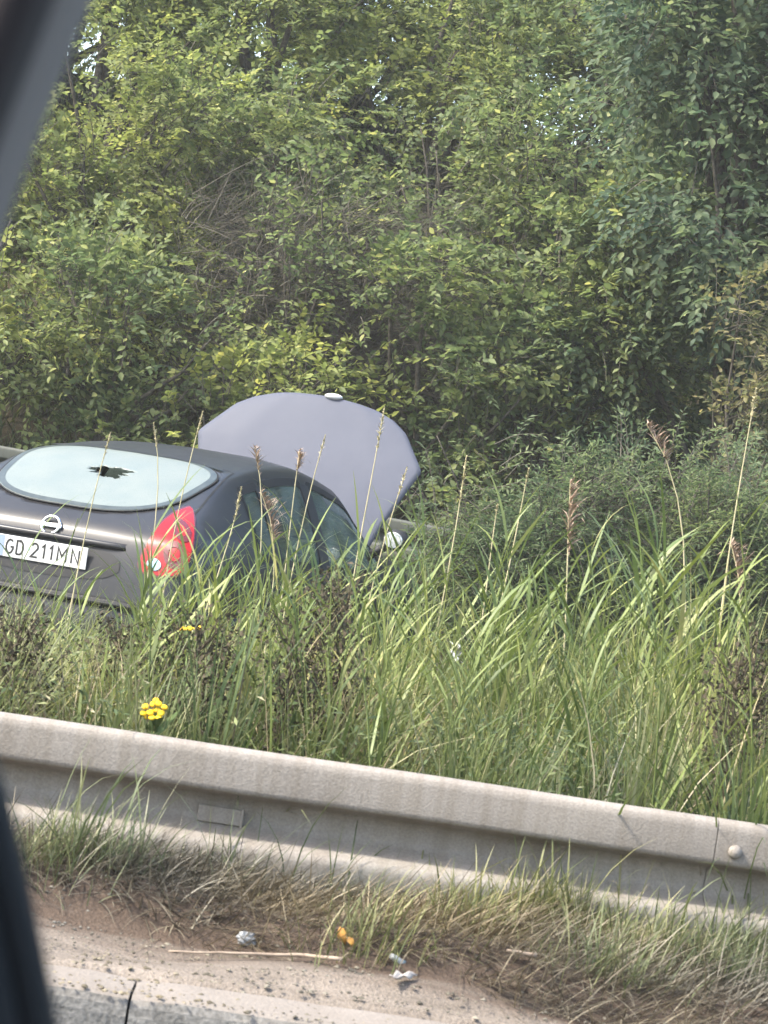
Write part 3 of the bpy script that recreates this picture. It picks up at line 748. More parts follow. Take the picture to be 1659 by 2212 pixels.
# bumper: wrapped bar with a step on top
def bumper(x_end, front):
    V = []; n = 36
    prof = [(.0, .30), (.03, .34), (.045, .42), (.05, .52), (.045, .60), (.03, .655), (-.01, .675), (-.09, .68)]
    for i in range(n + 1):
        t = -1 + 2 * i / n
        ang = t * R(90)
        yy = .865 * np.sign(math.sin(ang)) * abs(math.sin(ang)) ** .42
        xx = .42 * (1 - abs(math.cos(ang)) ** .45)
        dx, dy = -math.cos(ang) ** .5 if math.cos(ang) > 0 else 0, math.sin(ang)
        l = math.hypot(dx, dy)
        for (o, z) in prof:
            X = xx + dx / l * o; Y = yy + dy / l * o * .6
            V.append((X if not front else 4.5 - X, Y, z - (.06 if front else 0)))
    k = len(prof)
    Fc = [(i * k + j, (i + 1) * k + j, (i + 1) * k + j + 1, i * k + j + 1) for i in range(n) for j in range(k - 1)]
    o = mesh_obj('bumper', V, Fc, M['paint'], car); sm = o.modifiers.new('thick', 'SOLIDIFY'); sm.thickness = .006
    return o
rb = bumper(0, False); bumper(4.5, True)
mb = MB(); mb.box((-.045, 0, .665), (.05, 1.2, .014), bev=.004); mb.build('bumper_trim', M['black'], rb)
mb = MB(); yy = -.02                              # row of small worn gilt marks above the bumper, too worn to read
while yy > -.30:
    ww = random.uniform(.006, .016); mb.box((pp.x - .008, yy, .722), (.001, ww, .014 * random.uniform(.7, 1))); yy -= ww + random.uniform(.003, .012)
mb.build('worn_lettering', M['gold'], car, smooth=False)

# bonnet, swung up on its hinge
hz = K('zt', HX0) - .02
hm = Matrix.Translation((HX0, 0, hz)) @ Matrix.Rotation(R(2.0), 4, 'X') @ Matrix.Rotation(R(-73), 4, 'Y') @ Matrix.Translation((-HX0, 0, -hz))
nu, nv = 40, 40
HL = 1.03
V = []
for i in range(nu + 1):
    f = i / nu
    hwx = float(np.interp(f, [0, .2, .45, .60, .63, .87, .95, 1.0], [.60, .655, .742, .795, .787, .61, .50, .38]))
    for j in range(nv + 1):
        t = -1 + 2 * j / nv; y = hwx * t
        z = hz + .02 + .024 * (1 - t * t) * (1 - .3 * f) - .10 * f * f - .03 * f
        z += .004 * math.exp(-((abs(t) - .62) / .16) ** 2) * min(1, 3 * f) - .006 * max(0, abs(t) - .94) / .06
        V.append(hm @ Vector((HX0 + HL * f * (1 - .035 * t * t * f), y, z)))
w1 = nv + 1
Fc = [(i * w1 + j, (i + 1) * w1 + j, (i + 1) * w1 + j + 1, i * w1 + j + 1) for i in range(nu) for j in range(nv)]
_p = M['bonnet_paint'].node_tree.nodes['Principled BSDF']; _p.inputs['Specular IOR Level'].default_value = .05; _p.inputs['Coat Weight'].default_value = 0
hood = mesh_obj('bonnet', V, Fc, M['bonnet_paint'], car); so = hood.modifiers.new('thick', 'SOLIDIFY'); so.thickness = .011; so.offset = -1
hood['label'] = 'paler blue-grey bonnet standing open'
tipp = (V[nu * w1 + nv // 2 - 2] + V[nu * w1 + nv // 2 - 3]) / 2
MB().blob(tipp + Vector((0, 0, .006)), (.03, .065, .022), 14, 8).build('bonnet_emblem', M['white'], hood)
mb = MB(); mb.tube([hm @ Vector((4.05, .45, .80)), Vector((4.20, .55, .74))], .006, 6); mb.build('prop_rod', M['black'], car)
# engine bay
mb = MB(); mb.box((3.95, 0, .46), (.95, 1.30, .06)); mb.box((3.49, 0, .70), (.03, 1.30, .5)); mb.box((4.38, 0, .55), (.03, 1.1, .3))
for s in (-1, 1): mb.box((3.93, s * .66, .62), (.9, .03, .32))
mb.build('engine_bay', M['black'], car, smooth=False)
mb = MB(); mb.box((3.9, .05, .64), (.42, .52, .26), bev=.03); mb.box((3.88, .05, .79), (.34, .40, .05), bev=.02); mb.box((3.75, -.46, .70), (.24, .18, .2), bev=.01); mb.box((4.05, .48, .68), (.26, .2, .2), bev=.02)
mb.build('engine', M['engine'], car, smooth=False)
for s in (-1, 1):                                # headlights
    o = chaikin([(s * .36, .60), (s * .60, .62), (s * .66, .70), (s * .56, .73), (s * .38, .68)], 2)
    patch('headlight', 'front', o, M['paleblue'], car, s, .006, 40, 5)
# door mirrors
for s in (-1, 1):
    base = surf('side', 2.98, 1.00, s, 0)
    hc_ = Vector((2.95, s * .965, 1.125))
    mir = MB().blob(hc_, (.06, .085, .068), 16, 10).tube([base, base.lerp(hc_, .6)], .028, 8).build('door_mirror', M['black'], car)
    ov = [hc_ + Vector((-.064 - .004 * (1.5 - k), .050 * math.cos(t) * k, .040 * math.sin(t) * k)) for k in (1, .5) for t in np.linspace(0, 2 * np.pi, 24, endpoint=False)]
    mg = MB().add(ov + [hc_ + Vector((-.070, 0, 0))], [(j, (j + 1) % 24, 24 + (j + 1) % 24, 24 + j) for j in range(24)] + [(24 + j, 24 + (j + 1) % 24, 48) for j in range(24)])
    mg.tube([hc_ + Vector((-.058, .055 * math.cos(t), .044 * math.sin(t))) for t in np.linspace(0, 2 * np.pi, 25)], .007, 6, False)
    mg.build('mirror_glass', M['mirror'], mir)
# wheels
for wx in (.78, 3.52):
    for s in (-1, 1):
        Mx = Matrix.Translation((wx, s * .765, .31)) @ Matrix.Rotation(R(90), 4, 'X')
        wh = MB().lathe([(.20, -.10), (.28, -.105), (.305, -.09), (.31, -.04), (.31, .04), (.305, .09), (.28, .105), (.20, .10)], Mx, 32).build('wheel', M['rubber'], car)
        MB().lathe([(.205, .07 * -s), (.19, .085 * -s), (.17, .075 * -s), (.06, .085 * -s), (.05, .10 * -s), (.001, .10 * -s)], Mx, 20).build('rim', M['alloy'], wh)
# seats and dashboard
def seat(x, y, wd):
    mb = MB(); mb.box((x, y, .48), (.50, wd, .16), bev=.05)
    mb.box((x - .27, y, .80), (.13, wd, .62), rot=Matrix.Rotation(R(-14), 3, 'Y'), bev=.045)
    o = mb.build('seat', M['interior'], car)
    for k in ((0,) if wd < .8 else (-.36, .36)):
        h = MB().box((x - .36, y + k, 1.16), (.09, .26, .17), rot=Matrix.Rotation(R(-10), 3, 'Y'), bev=.04); h.tube([(x - .35, y + k, 1.0), (x - .355, y + k, 1.12)], .008, 6)
        h.build('headrest', M['interior'], o)
for y in (-.36, .36): seat(2.35, y, .50)
seat(1.45, 0, 1.20)
mb = MB().box((3.15, 0, .80), (.45, 1.36, .26), bev=.06).box((3.05, .36, .92), (.2, .34, .1), bev=.04); mb.build('dashboard', M['black'], car)
sw = [Vector((2.84 + .06 * math.sin(t), .36 + .18 * math.cos(t), .88 + .17 * math.sin(t))) for t in np.linspace(0, 2 * np.pi, 25)]
MB().tube(sw, .014, 8, False).tube([(2.84, .20, .88), (2.84, .52, .88)], .014, 6).tube([(2.84, .36, .88), (3.02, .36, .84)], .03, 8).build('steering_wheel', M['black'], car)
mb = MB().box((.62, 0, .72), (.85, 1.3, .03)); mb.build('parcel_shelf', M['interior'], car, smooth=False)

# ------------------------------------------------------------------ woody plants
def G(*c): return tuple(c)
M['leaf_bright'] = leaf_mat('leaf_yellow_green', [(0, (.114, .142, .052)), (.5, (.178, .210, .079)), (.9, (.242, .266, .108)), (1, (.34, .34, .14))])
M['leaf_mid'] = leaf_mat('leaf_mid_green', [(0, (.076, .104, .047)), (.5, (.122, .158, .071)), (.92, (.176, .208, .098)), (1, (.30, .31, .14))])
M['leaf_cool'] = leaf_mat('leaf_blue_green', [(0, (.054, .084, .052)), (.5, (.088, .124, .076)), (.95, (.130, .166, .102)), (1, (.22, .25, .14))])
M['leaf_willow'] = leaf_mat('leaf_grey_green', [(0, (.072, .105, .056)), (.5, (.110, .150, .080)), (1, (.17, .205, .115))])
M['leaf_russet'] = leaf_mat('leaf_russet', [(0, (.075, .095, .048)), (.4, (.125, .135, .070)), (.8, (.18, .170, .095)), (1, (.26, .23, .14))])
STREAK = np.array([.62, 0, .46])                   # the thicket leans and grows this way

def make_shrub(name, label, cat, x, y, h, lobes, mat, n_spray, spray=(.22, .42), nleaf=9, leaf=(.055, .085), tmpl=LEAF_SIMPLE,
               droop=.25, group=None, pinnate=False, trunk_r=.035, twigs=.5, keep=.9, seed=1, up=.25, lean=.5, zbase=None):
    """trunk with limbs to each lobe, twigs, and a crown of leaf sprays spread through the lobes.
    lobes: (dx, dy, z above foot, rx, ry, rz)"""
    r_ = np.random.default_rng(seed)
    z0 = float(ground_z(x, y)) - .05 if zbase is None else zbase
    t = empty(name, (x, y, z0)); tag(t, label, cat, group)
    mb = MB()
    top = Vector((0, 0, h * .55))
    for (dx, dy, dz, rx, ry, rz) in lobes:         # limbs
        c = Vector((dx, dy, dz)); j = r_.uniform(-.12, .12, 6)
        pts = [Vector((j[0] * .5, j[1] * .5, -.1)), Vector((dx * .18 + j[2], dy * .18 + j[3], dz * .38)), Vector((dx * .6 + j[4], dy * .6 + j[5], dz * .75)), c, c + Vector((dx * .15 + j[1], dy * .1, rz * .7))]
        q = []
        for i in range(len(pts) - 1):
            for k in range(3): q.append(pts[i].lerp(pts[i + 1], k / 3))
        q.append(pts[-1])
        rr = [trunk_r * (1 - .85 * i / (len(q) - 1)) for i in range(len(q))]
        mb.tube(q, rr, 6)
    mb.build('trunk', M['bark'], t)
    L = np.array(lobes, float)
    vol = L[:, 3] * L[:, 4] * L[:, 5]; pr = vol ** .75; pr /= pr.sum()
    k = r_.choice(len(L), n_spray, p=pr)
    d = unit(r_.normal(size=(n_spray, 3)))
    d[:, 1] -= .35; d = unit(d)                    # most of the leaf mass is on the open side
    rad = r_.uniform(.35, 1.0, n_spray) ** .6
    P = L[k, :3] + d * rad[:, None] * L[k, 3:6] * (1 + .18 * np.sin(5 * d[:, 0:1] + 3 * d[:, 2:3] + k[:, None]))
    W = P + np.array([x, y, z0])
    clump = np.sin(3.1 * W[:, 0] + 1.3 * seed) + np.sin(3.7 * W[:, 2] + .7 * seed + 1.9 * W[:, 0]) + np.sin(2.9 * W[:, 1] - 2.3 * W[:, 2])
    ok = (r_.random(n_spray) < keep * np.clip(.62 + .28 * clump, .10, 1)) & (P[:, 2] > .02)
    P, d = P[ok], d[ok]; n = len(P)
    D = unit(d * .8 + STREAK * lean + np.array([0, 0, up]) + r_.normal(scale=.35, size=(n, 3)))
    ln = r_.uniform(*spray, n)
    S = unit(np.cross(D, np.array([0, 0, 1.]) + r_.normal(scale=.35, size=(n, 3))))
    pos, LD, LN, LL = [], [], [], []
    for i in range(nleaf):
        tt = (i + .6) / nleaf
        side = 1 if i % 2 else -1
        q = P + D * (ln * tt)[:, None] + np.array([0, 0, -1.]) * (droop * ln * tt ** 2)[:, None]
        if pinnate and i == nleaf - 1: side = 0
        ang = r_.uniform(.75, 1.15, n) if pinnate else r_.uniform(.45, 1.2, n)
        ld = D * np.cos(ang)[:, None] + S * (side * np.sin(ang))[:, None] + np.array([0, 0, -1.]) * r_.uniform(.05, .75 * droop + .25, n)[:, None] + r_.normal(scale=.16, size=(n, 3))
        ln_ = np.cross(D, S) * np.sign(np.cross(D, S)[:, 2:3] + 1e-6) + r_.normal(scale=.38, size=(n, 3)) + np.array([-.1, -.25, .25])
        pos.append(q); LD.append(ld); LN.append(ln_); LL.append(r_.uniform(*leaf, n) * (1 - .25 * abs(tt - .5)) * r_.choice([1, 1, 1, .7], n))
    V, Fc = leaves_np(np.concatenate(pos), np.concatenate(LD), np.concatenate(LN), np.concatenate(LL), tmpl)
    mesh_obj('crown', V, Fc, mat, t, smooth=False)
    m = int(n * twigs)
    if m:
        idx = r_.choice(n, m, replace=False)
        s_ = np.array([-.45, 0, .3, .65, 1.0])
        Pt = P[idx, None, :] + D[idx, None, :] * (ln[idx, None] * s_[None])[..., None]
        Pt[:, :, 2] -= droop * ln[idx, None] * s_[None] ** 2
        rt_ = np.outer(r_.uniform(.0022, .0045, m), [1.2, 1, .8, .6, .3])
        V, Fc = tubes_np(Pt, rt_)
        tw = mesh_obj('twigs', V, Fc, M['twig'], t); tw['kind'] = 'stuff'
    return t
def lobes_of(seed, n, w, z0, z1, r0, r1, d=.6):
    r_ = np.random.default_rng(seed); out = []
    for i in range(n):
        r = r_.uniform(r0, r1)
        out.append((r_.uniform(-w, w), r_.uniform(-d, d * .5), z0 + (z1 - z0) * (i + r_.uniform(0, 1)) / n, r * r_.uniform(.9, 1.3), r * .9, r * r_.uniform(.7, 1.0)))
    return out
def bare_bush(name, label, x, y, w, h, n, seed):
    """a tangle of leafless brown shoots, most of them leaning one way"""
    r_ = np.random.default_rng(seed); z0 = float(ground_z(x, y)) - .03
    t = empty(name, (x, y, z0)); tag(t, label, 'bush')
    b = np.stack([r_.uniform(-w, w, n), r_.uniform(-.7, .5, n), r_.uniform(0, h * .8, n)], -1)
    D = unit(np.stack([r_.normal(.55, .45, n), r_.normal(0, .35, n), r_.normal(.45, .35, n)], -1))
    ln = r_.uniform(.35, 1.1, n); sg = r_.normal(scale=.16, size=(n, 3))
    s_ = np.linspace(0, 1, 6)
    P = b[:, None] + D[:, None] * (ln[:, None] * s_[None])[..., None] + sg[:, None] * np.sin(s_ * 2.6)[None, :, None] - np.array([0, 0, .22]) * (s_ ** 2)[None, :, None]
    V, Fc = tubes_np(P, np.outer(r_.uniform(.0014, .0030, n) * r_.choice([1, 1, 1, 2.0], n), [1, .9, .8, .65, .45, .2]))
    tw = mesh_obj('twigs', V, Fc, M['twig'], t); tw['kind'] = 'stuff'
    mb = MB()
    for k in range(7):
        x0 = r_.uniform(-w, w) * .7; q = [Vector((x0, 0, -.05))]
        for i in range(1, 9): q.append(q[-1] + Vector((r_.uniform(-.02, .14), r_.uniform(-.07, .06), h * .1)))
        mb.tube(q, [.022 * (1 - .1 * i) for i in range(9)], 6)
    mb.build('trunk', M['bark'], t)
    return t

BR, MI, CO, WI, RU = M['leaf_bright'], M['leaf_mid'], M['leaf_cool'], M['leaf_willow'], M['leaf_russet']
# back of the bank: tall bright crowns just reaching the top of the view
back = [(-5.0, 24.6, 3.6, 'yellow-green thicket tree high on the bank behind the smashed rear window', BR, 11),
        (-3.4, 24.2, 3.6, 'sunlit yellow-green tree on the bank above the broken-down car', BR, 12),
        (-1.8, 24.8, 3.5, 'pale sunlit tree on the bank crest above the bare brown thicket', BR, 13),
        (-.2, 24.6, 3.4, 'yellow-green tree on the bank crest directly above the raised bonnet', BR, 14),
        (1.3, 24.4, 3.5, 'mid green tree on the bank crest beside the dark broad-leaved tree', MI, 15),
        (3.0, 24.6, 3.6, 'mid green crown mostly hidden behind the dark broad-leaved tree', MI, 16),
        (4.6, 24.2, 3.6, 'mid green tree on the bank past the dark broad-leaved tree', MI, 17)]
for (x, y, h, lab, mt, sd_) in back:
    make_shrub('bank_tree', lab, 'tree', x, y, h, lobes_of(sd_, 12, .85, .2, h, .5, .8), mt, 2500, (.22, .42), 9, (.065, .105), LEAF_SIMPLE, .3, 'trees on the crest of the bank', seed=sd_, trunk_r=.06, twigs=.4)
crest = [(-6.0, MI), (-4.3, BR), (-2.6, MI), (-1.0, BR), (.6, MI), (2.2, MI), (3.9, MI), (5.4, MI)]
cl_ = ['farthest mid green tree above the yellow-green thicket', 'farthest yellow-green tree behind the sunlit crest', 'farthest mid green tree behind the sunlit crest', 'farthest yellow-green tree over the bare thicket', 'farthest mid green tree over the bonnet',
       'farthest mid green tree behind the broad-leaved tree top', 'farthest green tree past the broad-leaved tree', 'last green tree at the far end of the bank crest']
for i, (x, mt) in enumerate(crest):
    make_shrub('crest_tree', cl_[i], 'tree', x, 27.0 + .4 * (i % 2), 2.9, lobes_of(80 + i, 11, .95, .2, 2.3 + .35 * ((i * 7) % 3), .65, 1.0), mt, 3600, (.25, .45), 9, (.08, .125), LEAF_SIMPLE, .3, 'trees on the crest of the bank', seed=80 + i, trunk_r=.06, twigs=.3)
mid = [(-4.2, 22.2, 3.0, 'lush yellow-green shrub on the bank slope above the rear window', BR, 21, False),
       (-2.9, 22.4, 2.9, 'yellow-green shrub with feathered leaves above the car roof', BR, 22, True),
       (-1.55, 22.9, 2.4, 'leafy shrub on the slope topping the bare brown thicket', MI, 23, False),
       (.35, 22.6, 2.6, 'mid green shrub on the slope above the bonnet emblem', MI, 24, False),
       (1.6, 22.5, 2.7, 'olive green shrub on the slope beside the broad-leaved tree', MI, 25, False)]
for (x, y, h, lab, mt, sd_, pn) in mid:
    make_shrub('shrub', lab, 'shrub', x, y, h, lobes_of(sd_, 11, .85, .15, h, .45, .7), mt, 1900, (.22, .40), 11 if pn else 9, (.06, .10), LEAF_SIMPLE, .3, 'shrubs on the bank slope', pn, seed=sd_, twigs=.5)
front = [(-3.75, 20.7, 2.3, 'dense yellow-green shrub behind the far barrier at the smashed window', BR, 31, False, 1500),
         (-2.45, 20.8, 1.9, 'bright leafy shrub rising behind the car roof', MI, 32, False, 1300),
         (-1.3, 20.7, 1.35, 'low bright bush with feathered leaves touching the open bonnet', BR, 33, True, 700),
         (.25, 20.9, 2.2, 'light green hazel-like bush just past the raised bonnet', MI, 34, False, 1200)]
for (x, y, h, lab, mt, sd_, pn, ns) in front:
    make_shrub('shrub', lab, 'shrub', x, y, h, lobes_of(sd_, 8, .68, .25, h, .38, .6), mt, ns, (.22, .42), 11 if pn else 9, (.06, .10), LEAF_OVATE, .35, 'shrubs behind the far barrier', pn, seed=sd_, twigs=.6)
make_shrub('shrub', 'leaning shrub with yellowing leaves above the dark hollow in the thicket', 'shrub', 1.25, 20.9, 2.7,
           [(-.3, -.2, 1.65, .6, .5, .45), (.3, -.3, 1.9, .6, .5, .5), (-.1, 0, 2.4, .7, .5, .5), (.5, -.2, 2.6, .55, .5, .5), (-.5, -.3, 1.5, .35, .4, .3), (.7, -.1, 1.5, .4, .4, .35)],
           MI, 1500, (.22, .42), 8, (.06, .11), LEAF_OVATE, .5, 'shrubs behind the far barrier', seed=41, twigs=.6)
bare_bush('bare_bush', 'leafless brown thicket of tangled shoots in the middle of the bank', -.95, 21.9, 1.2, 2.5, 3000, 51)
make_shrub('shrub', 'thin-leaved straggling shrub grown through the bare brown thicket', 'shrub', -.9, 21.3, 2.5, lobes_of(52, 10, 1.0, .3, 2.3, .35, .55), MI, 520, (.25, .45), 8, (.05, .09), LEAF_OVATE, .35, None, seed=52, trunk_r=.02, twigs=1.0)
make_shrub('broadleaf_tree', 'tall dark blue-green tree with large hanging leaves on the bank', 'tree', 2.85, 20.8, 5.5,
           lobes_of(61, 34, 1.3, .9, 6.3, .55, .85, .7), CO, 9000, (.25, .45), 8, (.07, .12), LEAF_OVATE, .6, None, seed=61, trunk_r=.05, twigs=.3, lean=.25, up=.05, keep=1.2)
make_shrub('sapling', 'slender sapling with small tan and olive leaves before the dark tree', 'sapling', 2.72, 19.3, 2.6,
           [(-.1, 0, .9, .35, .3, .35), (.1, 0, 1.4, .38, .3, .4), (-.05, 0, 1.9, .34, .3, .36), (.1, -.1, 2.3, .30, .3, .34), (-.2, 0, 2.7, .26, .25, .3), (.25, 0, .5, .35, .3, .3)],
           RU, 620, (.2, .4), 7, (.05, .085), LEAF_OVATE, .35, None, seed=62, trunk_r=.022, twigs=.9)
for (x, y, lab, sd_, sc_) in ((1.0, 17.9, 'low grey-green willow bush beside the car bonnet and far barrier', 71, .85), (1.65, 18.0, 'rounded grey-green willow bush below the dark hollow', 72, 1.0),
                         (2.55, 17.8, 'broad grey-green willow bush under the tan-leaved sapling', 73, 1.05), (3.5, 18.1, 'grey-green willow bush past the tan-leaved sapling', 74, 1.0)):
    make_shrub('willow_bush', lab, 'bush', x, y, 1.4 * sc_, lobes_of(sd_, 10, .6, .2, 1.42 * sc_, .36, .52, .4), WI, 2700, (.22, .42), 10, (.05, .085), LEAF_NARROW, .3, 'willow bushes in the ditch', seed=sd_, trunk_r=.018, twigs=.5, keep=1, lean=.6)
make_shrub('willow_bush', 'small grey-green bush in the ditch by the far barrier end', 'bush', .25, 19.35, .8, lobes_of(75, 5, .35, .1, .7, .28, .4, .3), WI, 600, (.2, .36), 10, (.05, .085), LEAF_NARROW, .3, None, seed=75, trunk_r=.014)

# ------------------------------------------------------------------ grass
def grass_mat(name, stops, trans=.25, rough=.5):
    return leaf_mat(name, stops, trans, rough, .3)
M['grass'] = grass_mat('green_grass', [(0, (.074, .088, .034)), (.35, (.126, .144, .054)), (.75, (.182, .200, .080)), (.9, (.24, .235, .12)), (1, (.34, .295, .19))])
M['reed'] = grass_mat('reed_leaf', [(0, (.090, .120, .040)), (.5, (.142, .178, .060)), (.9, (.205, .235, .088)), (1, (.32, .30, .15))])
M['straw'] = grass_mat('straw', [(0, (.11, .085, .055)), (.5, (.21, .17, .115)), (1, (.36, .31, .22))], .15)
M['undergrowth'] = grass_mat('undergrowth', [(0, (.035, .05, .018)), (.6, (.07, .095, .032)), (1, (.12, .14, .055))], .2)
M['verge_green'] = grass_mat('verge_grass', [(0, (.070, .088, .04)), (.5, (.112, .130, .058)), (.85, (.18, .182, .095)), (1, (.28, .25, .16))])
M['verge_dry'] = grass_mat('verge_straw', [(0, (.060, .048, .036)), (.5, (.128, .104, .076)), (.9, (.20, .17, .128)), (1, (.31, .27, .21))], .12)
M['deadweed'] = noisy('dead_weed', (.034, .030, .020), (.085, .070, .048), 60, .9, spec=.1)
M['plume'] = noisy('reed_plume', (.22, .155, .11), (.40, .30, .22), 40, .9, spec=.1)
M['palestem'] = noisy('pale_stem', (.30, .27, .15), (.46, .40, .25), 12, .7, spec=.2)
CARDIR = np.array([math.sin(TH), math.cos(TH)]); CARLAT = np.array([math.cos(TH), -math.sin(TH)])
def off_car(x, y, m=.06):
    clear = (np.abs(x - ray(334, 1530).x * y) < .05) & (y < 5.56) | (np.abs(x - ray(412, 1357).x * y) < .045) & (y < 6.0)   # small clearings round the tansies
    q = np.stack([x - CAR_O.x, y - CAR_O.y], -1); f = q @ CARDIR; l = q @ CARLAT
    return ~clear & ~((f > -.12 - m) & (f < 4.6 + m) & (np.abs(l) < .93 + m))
def field(n, y0, y1, spread=.172, xoff=0.0, p=1.0):
    """random spots inside the wedge the place shows, a little wider"""
    y = y0 + (y1 - y0) * rng.random(n) ** p
    x = rng.uniform(-1, 1, n) * spread * y + xoff
    k = off_car(x, y)
    return x[k], y[k]
def tall(x, y):                                    # how high the stand grows: lower in front of the car's tail
    u = x / y
    h = .57 + .09 * np.sin(2.3 * x + .8 * y) + .07 * np.sin(5.1 * x - 1.7 * y)
    return h + .11 * np.exp(-((u + .045) / .06) ** 2) - .07 * np.exp(-((u + .14) / .045) ** 2) + .10 * _sm(.0, .10, u) - .10 * np.exp(-((u - .04) / .03) ** 2) * (y > 9)
def add_grass(name, label, x, y, hmul, wid, mat, bend=(.2, 1.3), lean=.25, K=6, hvar=(.45, 1.1), hfun=tall):
    n = len(x)
    base = np.stack([x, y, ground_z(x, y) - .02], -1)
    az = rng.normal(.35, 1.9, n)                   # somewhat blown one way
    V, Fc = blades_np(base, az, np.abs(rng.normal(0, lean, n)), rng.uniform(*bend, n), hfun(x, y) * rng.uniform(*hvar, n) * hmul, rng.uniform(*wid, n), K)
    return tag(mesh_obj(name, V, Fc, mat, smooth=False), label, 'grass', kind='stuff')
def clumped(n, y0, y1, nc, sig, p=1.0, spread=.172):
    cx, cy = field(nc, y0, y1, spread, 0, p)
    k = rng.integers(0, len(cx), n)
    x = cx[k] + rng.normal(scale=sig, size=n); y = np.clip(cy[k] + rng.normal(scale=sig, size=n), 5.47, 17.6)
    m = off_car(x, y); return x[m], y[m]
def tussocks(name, label, n, y0, y1, mat, blades=(35, 90), hm=(.50, 1.10), wid=(.0022, .006), sig=.035, spread=.3, bend=(.0, 1.1), p=1.0):
    """bunches whose blades fan out from one foot, every bunch with its own height and lean"""
    cx, cy = field(n, y0, y1, .175, 0, p); B, A, PH_, BE, LE, WI_ = [], [], [], [], [], []
    for i in range(len(cx)):
        m = int(rng.integers(*blades)); a_ = rng.uniform(0, 6.283, m); r = np.abs(rng.normal(0, sig, m))
        x = cx[i] + r * np.cos(a_); y = np.clip(cy[i] + r * np.sin(a_), 5.47, 18); h = float(tall(cx[i], cy[i])) * rng.uniform(*hm)
        B.append(np.stack([x, y, ground_z(x, y) - .02], -1)); A.append(a_ + rng.normal(0, .5, m)); ln = rng.uniform(.3, 1.4)
        PH_.append(np.abs(rng.normal(0, spread, m)) * ln); BE.append(rng.uniform(*bend, m) * ln); LE.append(h * rng.uniform(.45, 1.1, m)); WI_.append(rng.uniform(*wid, m) * rng.uniform(.8, 1.3))
    V, Fc = blades_np(np.concatenate(B), np.concatenate(A), np.concatenate(PH_), np.concatenate(BE), np.concatenate(LE), np.concatenate(WI_), 6)
    return tag(mesh_obj(name, V, Fc, mat, smooth=False), label, 'grass', kind='stuff')
M['grass_pale'] = grass_mat('pale_grass', [(0, (.105, .125, .050)), (.5, (.175, .195, .085)), (.85, (.24, .245, .125)), (1, (.34, .31, .20))])
M['grass_deep'] = grass_mat('deep_grass', [(0, (.050, .072, .030)), (.6, (.092, .125, .050)), (1, (.150, .180, .078))])
tussocks('tall_grass', 'tussocks of pale yellow-green grass between the barrier and the car', 230, 5.55, 11.5, M['grass_pale'])
tussocks('tall_grass', 'tussocks of mid green grass between the barrier and the car', 240, 5.55, 12.0, M['grass'])
tussocks('tall_grass', 'tussocks of deep green grass between the barrier and the car', 150, 5.5, 11.5, M['grass_deep'], hm=(.45, 1.0))
tussocks('dry_grass', 'tussocks of straw-brown withered grass among the green', 90, 5.5, 10.5, M['straw'], (25, 60), (.4, .95), (.0018, .0045), .04, .4, (.2, 1.7))
add_grass('tall_grass', 'scattered blades of tall grass filling the ditch side', *field(6500, 5.5, 13.5, .175, 0, .9), .85, (.0025, .006), M['grass'], (.2, 1.8), .3)
add_grass('reed_leaves', 'pointed young reed leaves thronging the ditch side', *clumped(2200, 5.6, 12.5, 420, .045), .9, (.006, .012), M['reed'], (.05, 1.0), .25, 6, (.5, 1.1))
add_grass('ditch_grass', 'grass of the ditch floor round the car', *field(7000, 12.0, 18.4, .175), .8, (.005, .010), M['grass'])
add_grass('dry_grass', 'dry straw stalks among the tall grass', *field(4200, 5.5, 13.0), .85, (.002, .005), M['straw'], (.0, 1.4), .3)
add_grass('dry_grass', 'brown straw litter at the foot of the tall grass', *clumped(7000, 5.5, 9.0, 120, .10), .45, (.002, .005), M['verge_dry'], (.3, 1.8), .6)
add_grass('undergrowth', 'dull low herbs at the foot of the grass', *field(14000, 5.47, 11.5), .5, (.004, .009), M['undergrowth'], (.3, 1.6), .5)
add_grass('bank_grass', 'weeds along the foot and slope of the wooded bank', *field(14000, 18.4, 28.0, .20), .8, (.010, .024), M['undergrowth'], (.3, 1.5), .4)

def herbs(n, y0, y1, h, mat, label):
    x, y = clumped(n // 14, y0, y1, 150, .12); m = len(x)
    z = ground_z(x, y); top = h * rng.uniform(.35, 1.0, m)
    lx = rng.normal(scale=.03, size=(m, 14)); ly = rng.normal(scale=.03, size=(m, 14)); f = rng.uniform(.15, 1, (m, 14))
    pos = np.stack([x[:, None] + lx * .6, y[:, None] + ly * .6, z[:, None] + top[:, None] * f], -1).reshape(-1, 3)
    a_ = rng.uniform(0, 6.28, len(pos)); D = np.stack([np.cos(a_), np.sin(a_), rng.uniform(-.2, .7, len(pos))], -1)
    lv = leaves_np(pos, D, np.array([0, -.3, 1.]) + rng.normal(scale=.4, size=(len(pos), 3)), rng.uniform(.014, .038, len(pos)), LEAF_NARROW)
    tag(mesh_obj('herbs', *lv, mat, smooth=False), label, 'weeds', kind='stuff')
herbs(40000, 5.5, 10.5, .45, M['undergrowth'], 'feathery dark green herbs among the grass')
herbs(20000, 5.5, 10.0, .42, M['grass'], 'small-leaved green weeds among the grass')

